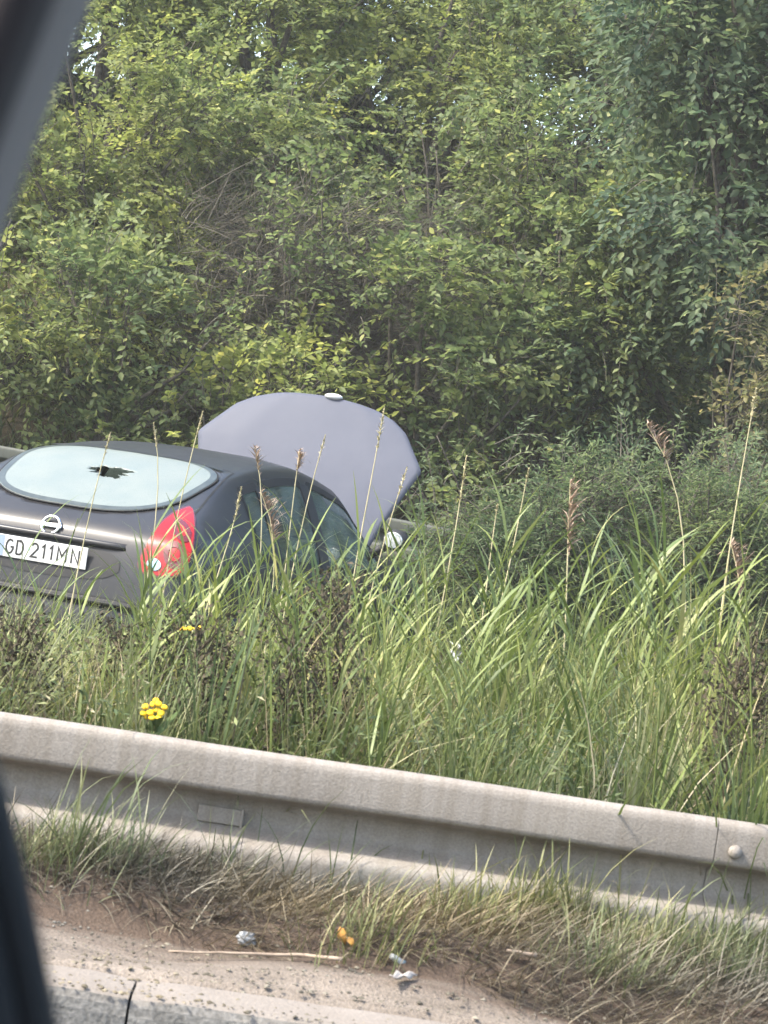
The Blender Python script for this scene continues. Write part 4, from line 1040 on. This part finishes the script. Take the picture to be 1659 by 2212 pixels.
# reed plants: a stem with long pointed leaves up both sides; each is one plant
def make_reed(x, y, h, lean, seed, nl=9, plume=0.0, lab='', group=None, leafL=(.20, .36), tint='reed', name='reed', plume_mat='plume', droopy=.0):
    r_ = np.random.default_rng(seed)
    z0 = float(ground_z(x, y)) - .03
    t = tag(empty(name, (x, y, z0)), lab, 'reed', group)
    s_ = np.linspace(0, 1, 12)
    st = np.stack([lean[0] * s_ ** 1.7 + .012 * np.sin(5 * s_ + seed), lean[1] * s_ ** 1.7, h * s_], -1)
    if droopy: st[-4:, 0] -= np.array([0, .25, .8, 1.7]) * droopy * .5; st[-4:, 2] -= np.array([0, .1, .4, 1.1]) * droopy * .5
    V, Fc = tubes_np(st[None], np.linspace(.0048, .0016, 12)[None], 5)
    mesh_obj('stem', V, Fc, M['palestem'] if plume else M[tint], t)
    if nl:
        f = r_.uniform(.18, .97 if not plume else .7, nl); f.sort()
        b = np.stack([np.interp(f, s_, st[:, k]) for k in range(3)], -1)
        az = np.where(np.arange(nl) % 2, 0, np.pi) + r_.normal(0, .55, nl)
        V, Fc = blades_np(b, az, r_.uniform(.15, .55, nl), r_.uniform(.1, 1.1, nl), r_.uniform(*leafL, nl), r_.uniform(.008, .015, nl), 6, r_.uniform(-.6, .6, nl))
        o = mesh_obj('leaves', V, Fc, M[tint], t, smooth=False); o['kind'] = 'stuff'
    if plume:
        n = int(r_.integers(45, 110)); one = r_.random() < .5; f = np.linspace(1 - plume / h, 1.0, n) + r_.normal(0, .006, n); f = np.clip(f, 0, 1)
        b = np.stack([np.interp(f, s_, st[:, k]) for k in range(3)], -1)
        q = 1 - np.abs((f - (1 - .55 * plume / h)) / (plume / h)) * 1.2
        az = r_.normal(.1, .9, n) + np.where(r_.random(n) < (.1 if one else .45), np.pi, 0)
        V, Fc = blades_np(b, az, r_.uniform(.2, .7, n), r_.uniform(.4, 2.2 if one else 1.4, n), np.clip(q, .25, 1) * r_.uniform(.05, .11, n) * (plume / .2) ** .5 * (.32 if plume_mat == 'palestem' else 1), r_.uniform(.003, .007, n), 5)
        o = mesh_obj('plume', V, Fc, M[plume_mat], t, smooth=False)
    return t
def reed_stand(n, y0, y1, seed, label):
    """the crowd of leafy reeds behind the ones that stand out: too many to tell apart"""
    r_ = np.random.default_rng(seed)
    x, y = clumped(n, y0, y1, 110, .16); m = len(x); h = tall(x, y) * r_.uniform(.65, 1.3, m); nl = 11
    z = ground_z(x, y); lean = r_.normal(.04, .09, m)
    f = r_.uniform(.2, 1.0, (m, nl))
    b = np.stack([x[:, None] + lean[:, None] * f ** 1.6, y[:, None] + 0 * f, z[:, None] + h[:, None] * f], -1).reshape(-1, 3)
    k = m * nl; az = np.where(np.arange(k) % 2, 0, np.pi) + r_.normal(0, .6, k)
    lv = blades_np(b, az, r_.uniform(.15, .75, k), r_.uniform(0, 1.2, k), r_.uniform(.10, .25, k), r_.uniform(.005, .010, k), 6, r_.uniform(-.7, .7, k))
    s_ = np.linspace(0, 1, 6); P_ = np.stack([x[:, None] + lean[:, None] * s_ ** 1.6, y[:, None] + 0 * s_, z[:, None] + h[:, None] * s_], -1)
    st = tubes_np(P_, np.tile([.0035, .003, .0027, .0023, .002, .001], (m, 1)))
    return tag(mesh_obj('reed_stand', *join_np([lv, st]), M['reed'], smooth=False), label, 'reeds', kind='stuff')
reed_stand(520, 5.7, 11.8, 5, 'crowd of leafy green reeds filling the ditch side')
def reed_at(pt, py_top, y, lean_px, **kw):
    """a reed at depth y whose tip shows at (pt, py_top)"""
    tip = at(pt, py_top, y)
    lean = (lean_px / F_PX * y, 0.0)
    x = tip.x - lean[0]
    h = tip.z - float(ground_z(x, y)) + .03
    return make_reed(x, y, h, lean, **kw)
PL = [  # px, py of the tip, depth, lean, plume length, leaves, label
    (1240, 1045, 7.6, -40, .22, 4, 'reed with a dense reddish-brown plume standing clear of the grass', 'plume', 0),
    (1475, 885, 8.2, -120, .16, 0, 'tall arching reed stalk with a drooping comb-like pale plume', 'plume', .12),
    (1632, 840, 7.9, -10, .10, 0, 'straight pale reed stalk taller than the arching one beside it', 'palestem', 0),
    (1605, 1160, 7.4, -60, .17, 2, 'leaning reed with a feathery buff plume beneath the arching stalk', 'plume', .05),
    (600, 1045, 9.6, -40, .24, 2, 'reed with a fluffy drooping plume before the rear door window', 'plume', .08),
    (578, 955, 9.2, -30, .10, 1, 'thin reed with a dark nodding tip rising before the car roof edge', 'plume', .05),
    (653, 975, 9.3, 5, .08, 0, 'thin upright stalk with a small tip before the front door window', 'plume', 0),
    (709, 940, 9.4, 60, .10, 0, 'slanting pale grass stalk crossing the open bonnet', 'palestem', 0),
    (880, 1010, 9.0, 60, .12, 0, 'pale slanting grass stalk at the bonnet hinge corner', 'palestem', 0),
    (825, 880, 9.1, 0, .16, 0, 'tall straight stalk with a sparse buff head reaching the bonnet top', 'palestem', 0),
    (1000, 985, 8.4, -5, .16, 3, 'upright dry reed with a ragged straw-coloured head by the far barrier', 'palestem', 0),
    (1140, 1012, 8.0, 40, .06, 0, 'thin bare pale stalk standing beside the dry ragged reed', 'palestem', 0),
    (1080, 1090, 8.1, 15, .04, 0, 'short bare pale stalk between two taller ones', 'palestem', 0),
    (245, 935, 9.8, 60, .12, 0, 'thin grass stalk crossing the smashed rear window', 'palestem', 0),
    (440, 890, 9.7, 40, .10, 0, 'slender stalk before the gap between roof and bonnet', 'palestem', 0),
    (545, 1040, 8.8, 90, .14, 2, 'bent pale grass stalk leaning across the car corner pillar', 'palestem', .05),
    (355, 900, 9.9, -30, .12, 0, 'faint buff stalk rising above the car roof', 'palestem', .06),
    (1430, 1110, 7.3, 10, 0, 9, 'tall bright green reed with upright pointed leaves', 'plume', 0)]
for i, (px, py, y, ln, pm, nl, lab, pmt, dr) in enumerate(PL):
    reed_at(px, py, y, ln, seed=100 + i, nl=nl, plume=pm, lab=lab, group='tall reeds and stalks', plume_mat=pmt, droopy=dr, name='reed')
CL = [(1050, 1300, 6.9), (1090, 1330, 6.8), (1130, 1240, 7.2), (1160, 1290, 7.0), (1020, 1370, 6.7), (1370, 1240, 7.0), (1395, 1180, 7.1), (1445, 1220, 7.0), (1480, 1300, 6.8), (1520, 1260, 7.2),
      (1560, 1330, 6.8), (1300, 1330, 6.9), (1250, 1290, 7.3), (760, 1160, 8.6), (790, 1190, 8.4), (660, 1180, 8.8), (560, 1190, 8.8), (500, 1170, 8.9), (470, 1215, 8.6), (620, 1240, 8.2),
      (330, 1250, 8.6), (300, 1290, 8.0), (880, 1230, 8.2), (930, 1200, 8.5), (980, 1280, 7.6), (180, 1290, 8.4), (55, 1180, 9.2), (172, 1120, 9.2), (700, 1290, 7.8), (830, 1270, 7.9), (410, 1260, 8.4)]
CL += [(int(px + rng.uniform(-70, 70)), int(py + rng.uniform(20, 120)), y + rng.uniform(-.5, .5)) for (px, py, y) in CL if px > 200]
def reed_place(px):
    if px < 260: return 'leafy green reed without a plume before the number plate'
    if px < 450: return 'leafy green reed without a plume before the red tail light'
    if px < 820: return 'leafy green reed without a plume before the car doors'
    if px < 1010: return 'leafy green reed without a plume by the door mirror'
    if px < 1320: return 'leafy green reed without a plume in the clump by the dense reddish plume'
    return 'leafy green reed without a plume in the clump below the arching stalk'
for i, (px, py, y) in enumerate(CL):
    reed_at(px, py, y, rng.uniform(-40, 60), seed=200 + i, nl=int(rng.integers(9, 14)), lab=reed_place(px), group='leafy reeds')
# dead dark weeds with clustered seed heads
def dead_weed(px, py, y, seed, w=.12, lab=''):
    r_ = np.random.default_rng(seed); tip = at(px, py, y); z0 = float(ground_z(tip.x, y)) - .03; h = tip.z - z0
    t = tag(empty('dead_weed', (tip.x, y, z0)), lab, 'weed', 'withered weeds in the grass')
    mb = MB(); mb.tube([(0, 0, 0), (.01, 0, h * .5), (0, .01, h * .97)], [.005, .004, .002], 5); heads = []
    n = 30
    P = np.zeros((n, 4, 3))
    for i in range(n):
        f = r_.uniform(.35, .97); e = np.array([r_.uniform(-w, w), r_.uniform(-.06, .06), h * min(1, f + r_.uniform(.08, .2))]) 
        b = np.array([0, 0, h * f]); P[i] = [b, b * .6 + e * .4 + [0, 0, -.01], b * .25 + e * .75, e]
        for k in range(20): heads.append(e + r_.normal(scale=.020, size=3) + [0, 0, -.03 * (k % 4)])
    V, Fc = tubes_np(P, np.tile([.0026, .002, .0016, .001], (n, 1)))
    mb.add(V, Fc); mb.build('stem', M['deadweed'], t)
    H = np.array(heads); D = unit(r_.normal(size=H.shape)); V, Fc = leaves_np(H, D, unit(r_.normal(size=H.shape)), r_.uniform(.008, .020, len(H)), LEAF_SIMPLE)
    o = mesh_obj('seed_heads', V, Fc, M['deadweed'], t, smooth=False); o['kind'] = 'stuff'
    return t
WD = [(45, 1290, 7.4), (95, 1330, 7.0), (20, 1380, 6.7), (380, 1315, 7.0), (440, 1290, 7.3), (470, 1350, 6.9), (365, 1400, 6.6), (700, 1230, 7.8), (640, 1300, 7.4), (690, 1390, 6.8), (740, 1410, 6.7), (265, 1310, 7.3), (1600, 1390, 6.9), (1640, 1340, 7.1), (760, 1210, 8.2)]
for i, (px, py, y) in enumerate(WD): dead_weed(px, py + 25, 5.75 + .18 * (i % 4), 300 + i, .07, 'withered dark brown weed ' + ('below the number plate' if px < 200 else 'around the taller tansy' if px < 520 else 'before the car doors' if px < 900 else 'below the leaning buff-plumed reed'))

# yellow tansy
M['yellow'] = noisy('tansy_yellow', (.72, .42, .010), (.85, .56, .02), 60, .7)
M['herb'] = noisy('herb_stem', (.05, .08, .02), (.10, .14, .04), 20, .8)
def tansy(px, py, y, heads, seed, lab):
    r_ = np.random.default_rng(seed); c = at(px, py, y); z0 = float(ground_z(c.x, y)) - .03
    t = tag(empty('tansy', (c.x, y, z0)), lab, 'flower', 'yellow tansies')
    h = c.z - z0
    MB().tube([(.02, 0, 0), (.01, 0, h * .5), (0, 0, h - .03)], [.004, .0035, .003], 6).build('stem', M['herb'], t)
    n = 10; f = r_.uniform(.3, .9, n)
    b = np.stack([.01 + 0 * f, 0 * f, f * h], -1); V, Fc = blades_np(b, r_.uniform(0, 6.28, n), r_.uniform(.5, .9, n), r_.uniform(.2, .8, n), r_.uniform(.06, .12, n), r_.uniform(.012, .02, n), 5)
    o = mesh_obj('leaves', V, Fc, M['herb'], t, smooth=False); o['kind'] = 'stuff'
    for (dx, dz, r) in heads:
        X = dx / F_PX * y; Z = h - dz / F_PX * y; Rr = r / F_PX * y; yy = r_.uniform(-.012, .012)
        fl = MB().lathe([(Rr * .5, -Rr * .55), (Rr * .95, -Rr * .15), (Rr, .1 * Rr), (Rr * .85, Rr * .4), (Rr * .4, Rr * .5), (.0003, Rr * .42)],
                        Matrix.Translation((X, yy, Z)) @ Matrix.Rotation(R(r_.uniform(20, 45)), 4, 'X') @ Matrix.Rotation(R(r_.uniform(-20, 20)), 4, 'Y'), 12).build('flower_head', M['yellow'], t)
        MB().tube([(X, yy, Z - Rr * .4), (X * .5, yy * .5, h - .04 - .01)], .0012, 4).build('stalk', M['herb'], t)
tansy(334, 1530, 5.50, [(-22, 14, 8), (-20, 0, 8), (-8, 10, 8.5), (-6, -6, 8.5), (4, 4, 9), (8, -12, 8), (0, -16, 7.5), (16, 8, 8.5), (20, -4, 8), (12, 17, 7.5), (-14, 22, 7), (-2, 20, 7.5)], 1,
      'low tansy with a full cluster of yellow button flowers just behind the barrier')
tansy(412, 1357, 5.95, [(-22, 6, 4), (-13, 3, 6), (-2, 1, 7), (10, -1, 6.5), (20, -3, 6)], 2, 'taller tansy with a flat edge-on row of yellow flowers among dark weeds')

# ------------------------------------------------------------------ verge in front of the barrier
def spots(cs, n, sig):
    out = []
    for (px, py, k) in cs:
        c = on_ground(px, py, 4.3, 5.3); m = int(n * k)
        out.append(np.stack([c.x + rng.normal(scale=sig, size=m), np.clip(c.y + rng.normal(scale=sig * .7, size=m), 4.45, 5.27)], -1))
    return np.concatenate(out).T
def verge(name, label, xy, L, wid, mat, lean, bend, az=None, cat='grass'):
    x, y = xy; n = len(x)
    base = np.stack([x, y, ground_z(x, y) - .005], -1)
    a_ = rng.normal(-.9, 1.0, n) if az is None else rng.normal(az[0], az[1], n)
    V, Fc = blades_np(base, a_, np.abs(rng.normal(lean, .3, n)), rng.uniform(*bend, n), rng.uniform(*L, n), rng.uniform(*wid, n), 6)
    return tag(mesh_obj(name, V, Fc, mat, smooth=False), label, cat, kind='stuff')
nv_ = 15000
x = rng.uniform(-1.05, 1.05, nv_); y = 5.30 - np.abs(rng.normal(0, .26, nv_)); yl = 4.74 - .24 * np.clip(x + .15, -.3, 1.0)
k = y > yl; x, y = x[k], y[k]
verge('dry_grass', 'matted dry straw grass along the foot of the barrier', (x, y), (.04, .14), (.0014, .0036), M['verge_dry'], 1.0, (.3, 1.1), (-1.0, 1.0))
x = rng.uniform(-.9, 1.05, 11000); y = rng.uniform(4.45, 5.2, 11000); yl = 4.72 - .30 * np.clip(x + .1, -.3, 1.0) + .04 * np.sin(9 * x); k = y > yl
verge('dry_grass', 'flattened dry grass spilling over the sandy strip', (x[k], y[k]), (.06, .22), (.0013, .0032), M['verge_dry'], 1.15, (.1, .7), (-.7, .9))
tu = [(120, 1860, .30), (190, 1870, .22), (90, 1890, .2), (290, 1890, .1), (480, 1900, .1), (700, 1890, .08), (760, 1900, .1), (1100, 1960, .5), (1160, 1975, 1.1), (1200, 1990, 1.2), (1260, 2020, .5), (1330, 2060, .3), (1400, 2090, .4), (1480, 2100, .4), (1540, 2035, .6), (1580, 2040, .8), (1620, 2060, .5), (1560, 2130, .5), (1300, 2120, .4), (1010, 2010, .4), (780, 2060, .35), (1000, 1990, .3)]
verge('verge_grass', 'green grass tufts growing before the barrier', spots(tu, 260, .045), (.07, .19), (.0016, .004), M['verge_green'], .3, (.2, 1.2), (.2, 1.6))
verge('verge_grass', 'fine green weeds at the foot of the barrier', spots(tu, 200, .09), (.05, .14), (.0015, .003), M['verge_green'], .5, (.2, 1.4), (0, 2))
tl = [(290, 1890, .2), (190, 1870, .25), (120, 1860, .2), (600, 1920, .15), (740, 1920, .2), (1190, 1960, .5), (1150, 1950, .4), (1215, 1980, .3), (1570, 2020, .5), (1600, 2030, .4), (1420, 2010, .3), (1330, 1990, .2), (960, 1960, .12), (480, 1930, .12)]
verge('verge_grass', 'long thin grass blades reaching up over the barrier face', spots(tl, 38, .03), (.16, .34), (.003, .006), M['verge_green'], .2, (.2, 1.4), (.3, 1.5))

def grit(n):
    T = np.array([(1, 0, -.2), (-.6, .8, 0), (-.5, -.9, .1), (.1, .1, .8), (.5, .7, .3), (.2, -.6, -.5)]); Fi = np.array([(0, 4, 3), (4, 1, 3), (1, 2, 3), (2, 0, 3), (0, 5, 2), (0, 1, 4)])
    x = rng.uniform(-.9, .9, n); y = 4.26 + .75 * rng.random(n) ** 1.3; r = rng.uniform(.0012, .0042, n) * rng.choice([1, 1, 1, 1, 2.0], n)
    z = np.where(y < 4.42, -.043, np.maximum(-.037, ground_z(x, y) + .008)); a_ = rng.uniform(0, 6.28, n)
    c_, s_ = np.cos(a_)[:, None], np.sin(a_)[:, None]
    V = np.stack([x[:, None] + r[:, None] * (c_ * T[:, 0] - s_ * T[:, 1]), y[:, None] + r[:, None] * (s_ * T[:, 0] + c_ * T[:, 1]), z[:, None] + r[:, None] * .7 * T[:, 2]], -1)
    tag(mesh_obj('gravel', V.reshape(-1, 3), (Fi[None] + (np.arange(n) * 6)[:, None, None]).reshape(-1, 3), leaf_mat('grit', [(0, (.05, .045, .04)), (.5, (.11, .098, .085)), (1, (.20, .18, .16))], .0, .9, .2), smooth=False), 'loose grit and small stones on the sandy strip', 'gravel', kind='stuff')
grit(3200)
# ------------------------------------------------------------------ litter
M['foil'] = plain('crumpled_foil', (.20, .205, .21), .5, .5, .3)
M['orange'] = noisy('orange_leaf', (.30, .14, .025), (.42, .23, .05), 60, .7)
M['paper'] = noisy('dirty_paper', (.27, .24, .215), (.36, .33, .30), 30, .9)
M['stick'] = noisy('dry_stick', (.20, .15, .11), (.31, .245, .185), 25, .85)
M['bluecap'] = plain('grey_blue_plastic', (.10, .16, .20), .4)
c = on_ground(528, 2052, 4.3, 5.3)
t = MB()
for k in range(1): t.blob((c.x, c.y, c.z + .016), (.020, .014, .013), 14, 9, .28)
tag(t.build('crumpled_foil', M['foil'], smooth=False), 'small crumpled ball of silvery foil in the straw by the long stick', 'litter')
c = on_ground(742, 2057, 4.3, 5.3)
V, Fc = leaves_np(np.array([[c.x - .014, c.y, c.z + .045], [c.x + .004, c.y - .01, c.z + .03]]), np.array([[.35, -.3, -.75], [.3, -.4, -.3]]), np.array([[-.2, -1, .3], [.2, -.8, .6]]), np.array([.036, .024]), LEAF_OVATE)
ob = mesh_obj('fallen_leaf', V, Fc, M['orange'], smooth=False); so = ob.modifiers.new('t', 'SOLIDIFY'); so.thickness = .001
tag(ob, 'curled orange leaf caught in the dry grass', 'leaf')
c = on_ground(858, 2090, 4.3, 5.3)
tb = tag(empty('plastic_tube', c), 'small white plastic tube lying at the edge of the straw', 'litter')
MB().lathe([(.0055, 0), (.006, .003), (.006, .026), (.0045, .03)], Matrix.Translation((.008, -.004, .006)) @ Matrix.Rotation(R(-62), 4, 'Y') @ Matrix.Rotation(R(25), 4, 'X'), 14).build('tube_barrel', M['white'], tb)
MB().lathe([(.0065, -.012), (.0068, -.004), (.0062, .001)], Matrix.Translation((.008, -.004, .006)) @ Matrix.Rotation(R(-62), 4, 'Y') @ Matrix.Rotation(R(25), 4, 'X'), 14).build('tube_cap', M['bluecap'], tb)
c = on_ground(868, 2132, 4.3, 5.3)
V = []
for i in range(9):
    for j in range(6):
        u, v = i / 8 - .5, j / 5 - .5
        V.append((c.x + .042 * u + .014 * v, c.y + .05 * v + .05 * u, c.z + .020 + .004 * math.sin(9 * u) + .006 * v * v + .003 * math.sin(7 * v + 4 * u)))
ob = mesh_obj('paper_scrap', V, [(i * 6 + j, (i + 1) * 6 + j, (i + 1) * 6 + j + 1, i * 6 + j + 1) for i in range(8) for j in range(5)], M['paper']); so = ob.modifiers.new('t', 'SOLIDIFY'); so.thickness = .0008
tag(ob, 'dirty pale scrap of paper lying on the sand', 'litter')
def stick(name, label, pts, r):
    P = [on_ground(px, py, 4.3, 5.3) + Vector((0, 0, dz)) for (px, py, dz) in pts]
    q = []
    for i in range(len(P) - 1):
        for k in range(5): q.append(P[i].lerp(P[i + 1], k / 5) + Vector((0, random.uniform(-.001, .001), random.uniform(-.001, .001))))
    q.append(P[-1])
    tag(MB().tube(q, [r * (1 - .6 * i / len(q)) for i in range(len(q))], 7).build(name, M['stick']), label, 'stick')
stick('dry_stick', 'long pale dry stick along the sandy strip below the foil', [(735, 2098, .022), (640, 2089, .022), (500, 2085, .022), (360, 2080, .022)], .0042)
stick('dry_stick', 'short pale stick at the sand edge past the white tube', [(1155, 2092, .022), (1090, 2082, .024)], .005)
# pale rubbish in the grass beside the car's front
def rag(px, py, y, w_, h_, lab, seed):
    r_ = np.random.default_rng(seed); c = at(px, py, y); n = 9; V = []
    zb = float(ground_z(c.x, y)); 
    for i in range(n):
        for j in range(n):
            u, v = i / (n - 1) - .5, j / (n - 1) - .5
            V.append((c.x + w_ * u + .01 * math.sin(8 * v), y + .03 * math.sin(6 * u + 3 * v) + .02 * r_.normal() * .4 + .1 * v, c.z + h_ * v + .008 * math.sin(11 * u)))
    ob = mesh_obj('plastic_bag', V, [(i * n + j, (i + 1) * n + j, (i + 1) * n + j + 1, i * n + j + 1) for i in range(n - 1) for j in range(n - 1)], M['white']); so = ob.modifiers.new('t', 'SOLIDIFY'); so.thickness = .001
    tag(ob, lab, 'litter')
rag(985, 1408, 7.6, .035, .045, 'torn white plastic bag caught in the grass past the car', 5)

# ------------------------------------------------------------------ the vehicle the view looks out of: its side window frame
M['frame_dark'] = plain('window_frame_black', (.010, .011, .012), .75, .15)
M['frame_trim'] = noisy('pillar_trim', (.022, .018, .018), (.034, .028, .028), 8, .8, spec=.15)
M['frame_seal'] = plain('window_seal_grey', (.17, .158, .150), .7, .1)
FY = .62
edge_px = [(420, -620), (300, -310), (222, -110), (172, 10), (110, 165), (50, 320), (0, 452), (-70, 660), (-130, 860), (-160, 1060), (-150, 1260), (-90, 1470), (0, 1690), (42, 1860), (80, 2030), (116, 2212), (150, 2420), (200, 2760), (270, 3060)]
E = [at(px, py, FY) for (px, py) in edge_px]
# round the rest of the opening, out of sight: sill forward, front post, header back
sill_l = E[-1]; head_l = E[0]
loop = E + [sill_l + Vector((.06, 0, -.03)), sill_l + Vector((.25, 0, -.045)), sill_l + Vector((.50, 0, -.045)), sill_l + Vector((.56, 0, -.01)),
            head_l + Vector((.50, 0, -.02)), head_l + Vector((.44, 0, .04)), head_l + Vector((.25, 0, .055)), head_l + Vector((.06, 0, .045))]
P = np.array([tuple(p) for p in loop])
for _ in range(2):
    q = np.roll(P, -1, 0); P = np.stack([.75 * P + .25 * q, .25 * P + .75 * q], 1).reshape(-1, 3)
tn = unit(np.roll(P, -1, 0) - np.roll(P, 1, 0)); nrm = np.stack([tn[:, 2], 0 * tn[:, 0], -tn[:, 0]], -1)
cc = P.mean(0); sg = np.sign(np.sum(nrm * (P - cc), 1)); nrm = nrm * (1 if sg.sum() > 0 else -1)     # pointing away from the opening
window = tag(empty('car_window_frame', (E[12].x, FY, E[-1].z - .05)), 'blurred black side-window frame of the vehicle the view looks out of', 'window frame')
def sweep(name, prof, mat, sel=None):
    """prof: (outwards, depth) loop swept round the opening"""
    idx = np.arange(len(P)) if sel is None else np.array([i for i in range(len(P)) if sel(P[i])])
    closed = sel is None
    if not closed:                                # start after the largest gap so that the strip is one run
        g = np.diff(np.concatenate([idx, idx[:1] + len(P)])); idx = np.roll(idx, -(int(np.argmax(g)) + 1))
    V = []
    for i in idx:
        for (o, d) in prof: V.append(P[i] + nrm[i] * o + np.array([0, d, 0]) - np.array(window.location))
    k = len(prof); n = len(idx)
    Fc = [(i * k + j, ((i + 1) % n) * k + j, ((i + 1) % n) * k + (j + 1) % k, i * k + (j + 1) % k) for i in range(n if closed else n - 1) for j in range(k)]
    if not closed: Fc += [tuple(range(k)), tuple((n - 1) * k + j for j in range(k - 1, -1, -1))]
    return mesh_obj(name, V, Fc, mat, window)
sweep('door_frame', [(.006, -.020), (.0065, .025), (.030, .030), (.075, .020), (.080, -.02), (.060, -.035), (.02, -.032)], M['frame_dark'])
sweep('rubber_seal', [(.0, -.008), (.0, .008), (.0055, .012), (.0055, -.012)], M['frame_dark'])
zmid = ZC
idx_hi = [i for i in range(len(P)) if P[i][2] > zmid and P[i][0] < .01]
sweep('pillar_trim', [(.0062, -.046), (.010, -.052), (.045, -.056), (.074, -.045), (.074, -.037), (.0062, -.034)], M['frame_trim'], lambda p: p[2] > zmid and p[0] < -.005)
sweep('trim_edge', [(.0002, -.050), (.0008, -.058), (.0065, -.061), (.0095, -.058), (.0095, -.03), (.0002, -.03)], M['frame_trim'], lambda p: p[2] > zmid and p[0] < -.005)
sweep('reveal_strip', [(-.0004, -.013), (-.0004, .013), (.0055, .0145), (.0058, .0265), (.010, .0325), (.010, -.034)], M['frame_seal'], lambda p: p[2] > zmid and p[0] < -.005)

# ------------------------------------------------------------------ haze volume added to lift the far darks, standing in for window-glass veil
hzm = bpy.data.materials.new('added_haze'); hzm.use_nodes = True; hn = hzm.node_tree; hn.nodes.clear()
pv = hn.nodes.new('ShaderNodeVolumePrincipled'); pv.inputs['Color'].default_value = (.97, .96, .92, 1); pv.inputs['Density'].default_value = .0012; pv.inputs['Anisotropy'].default_value = .2
mo = hn.nodes.new('ShaderNodeOutputMaterial'); hn.links.new(pv.outputs[0], mo.inputs['Volume'])
hz_ = MB().box((0, 0, 7.0), (640, 640, 18.0)).build('haze', hzm, smooth=False); tag(hz_, 'faint pale haze added to veil the dark foliage', 'haze', kind='stuff')
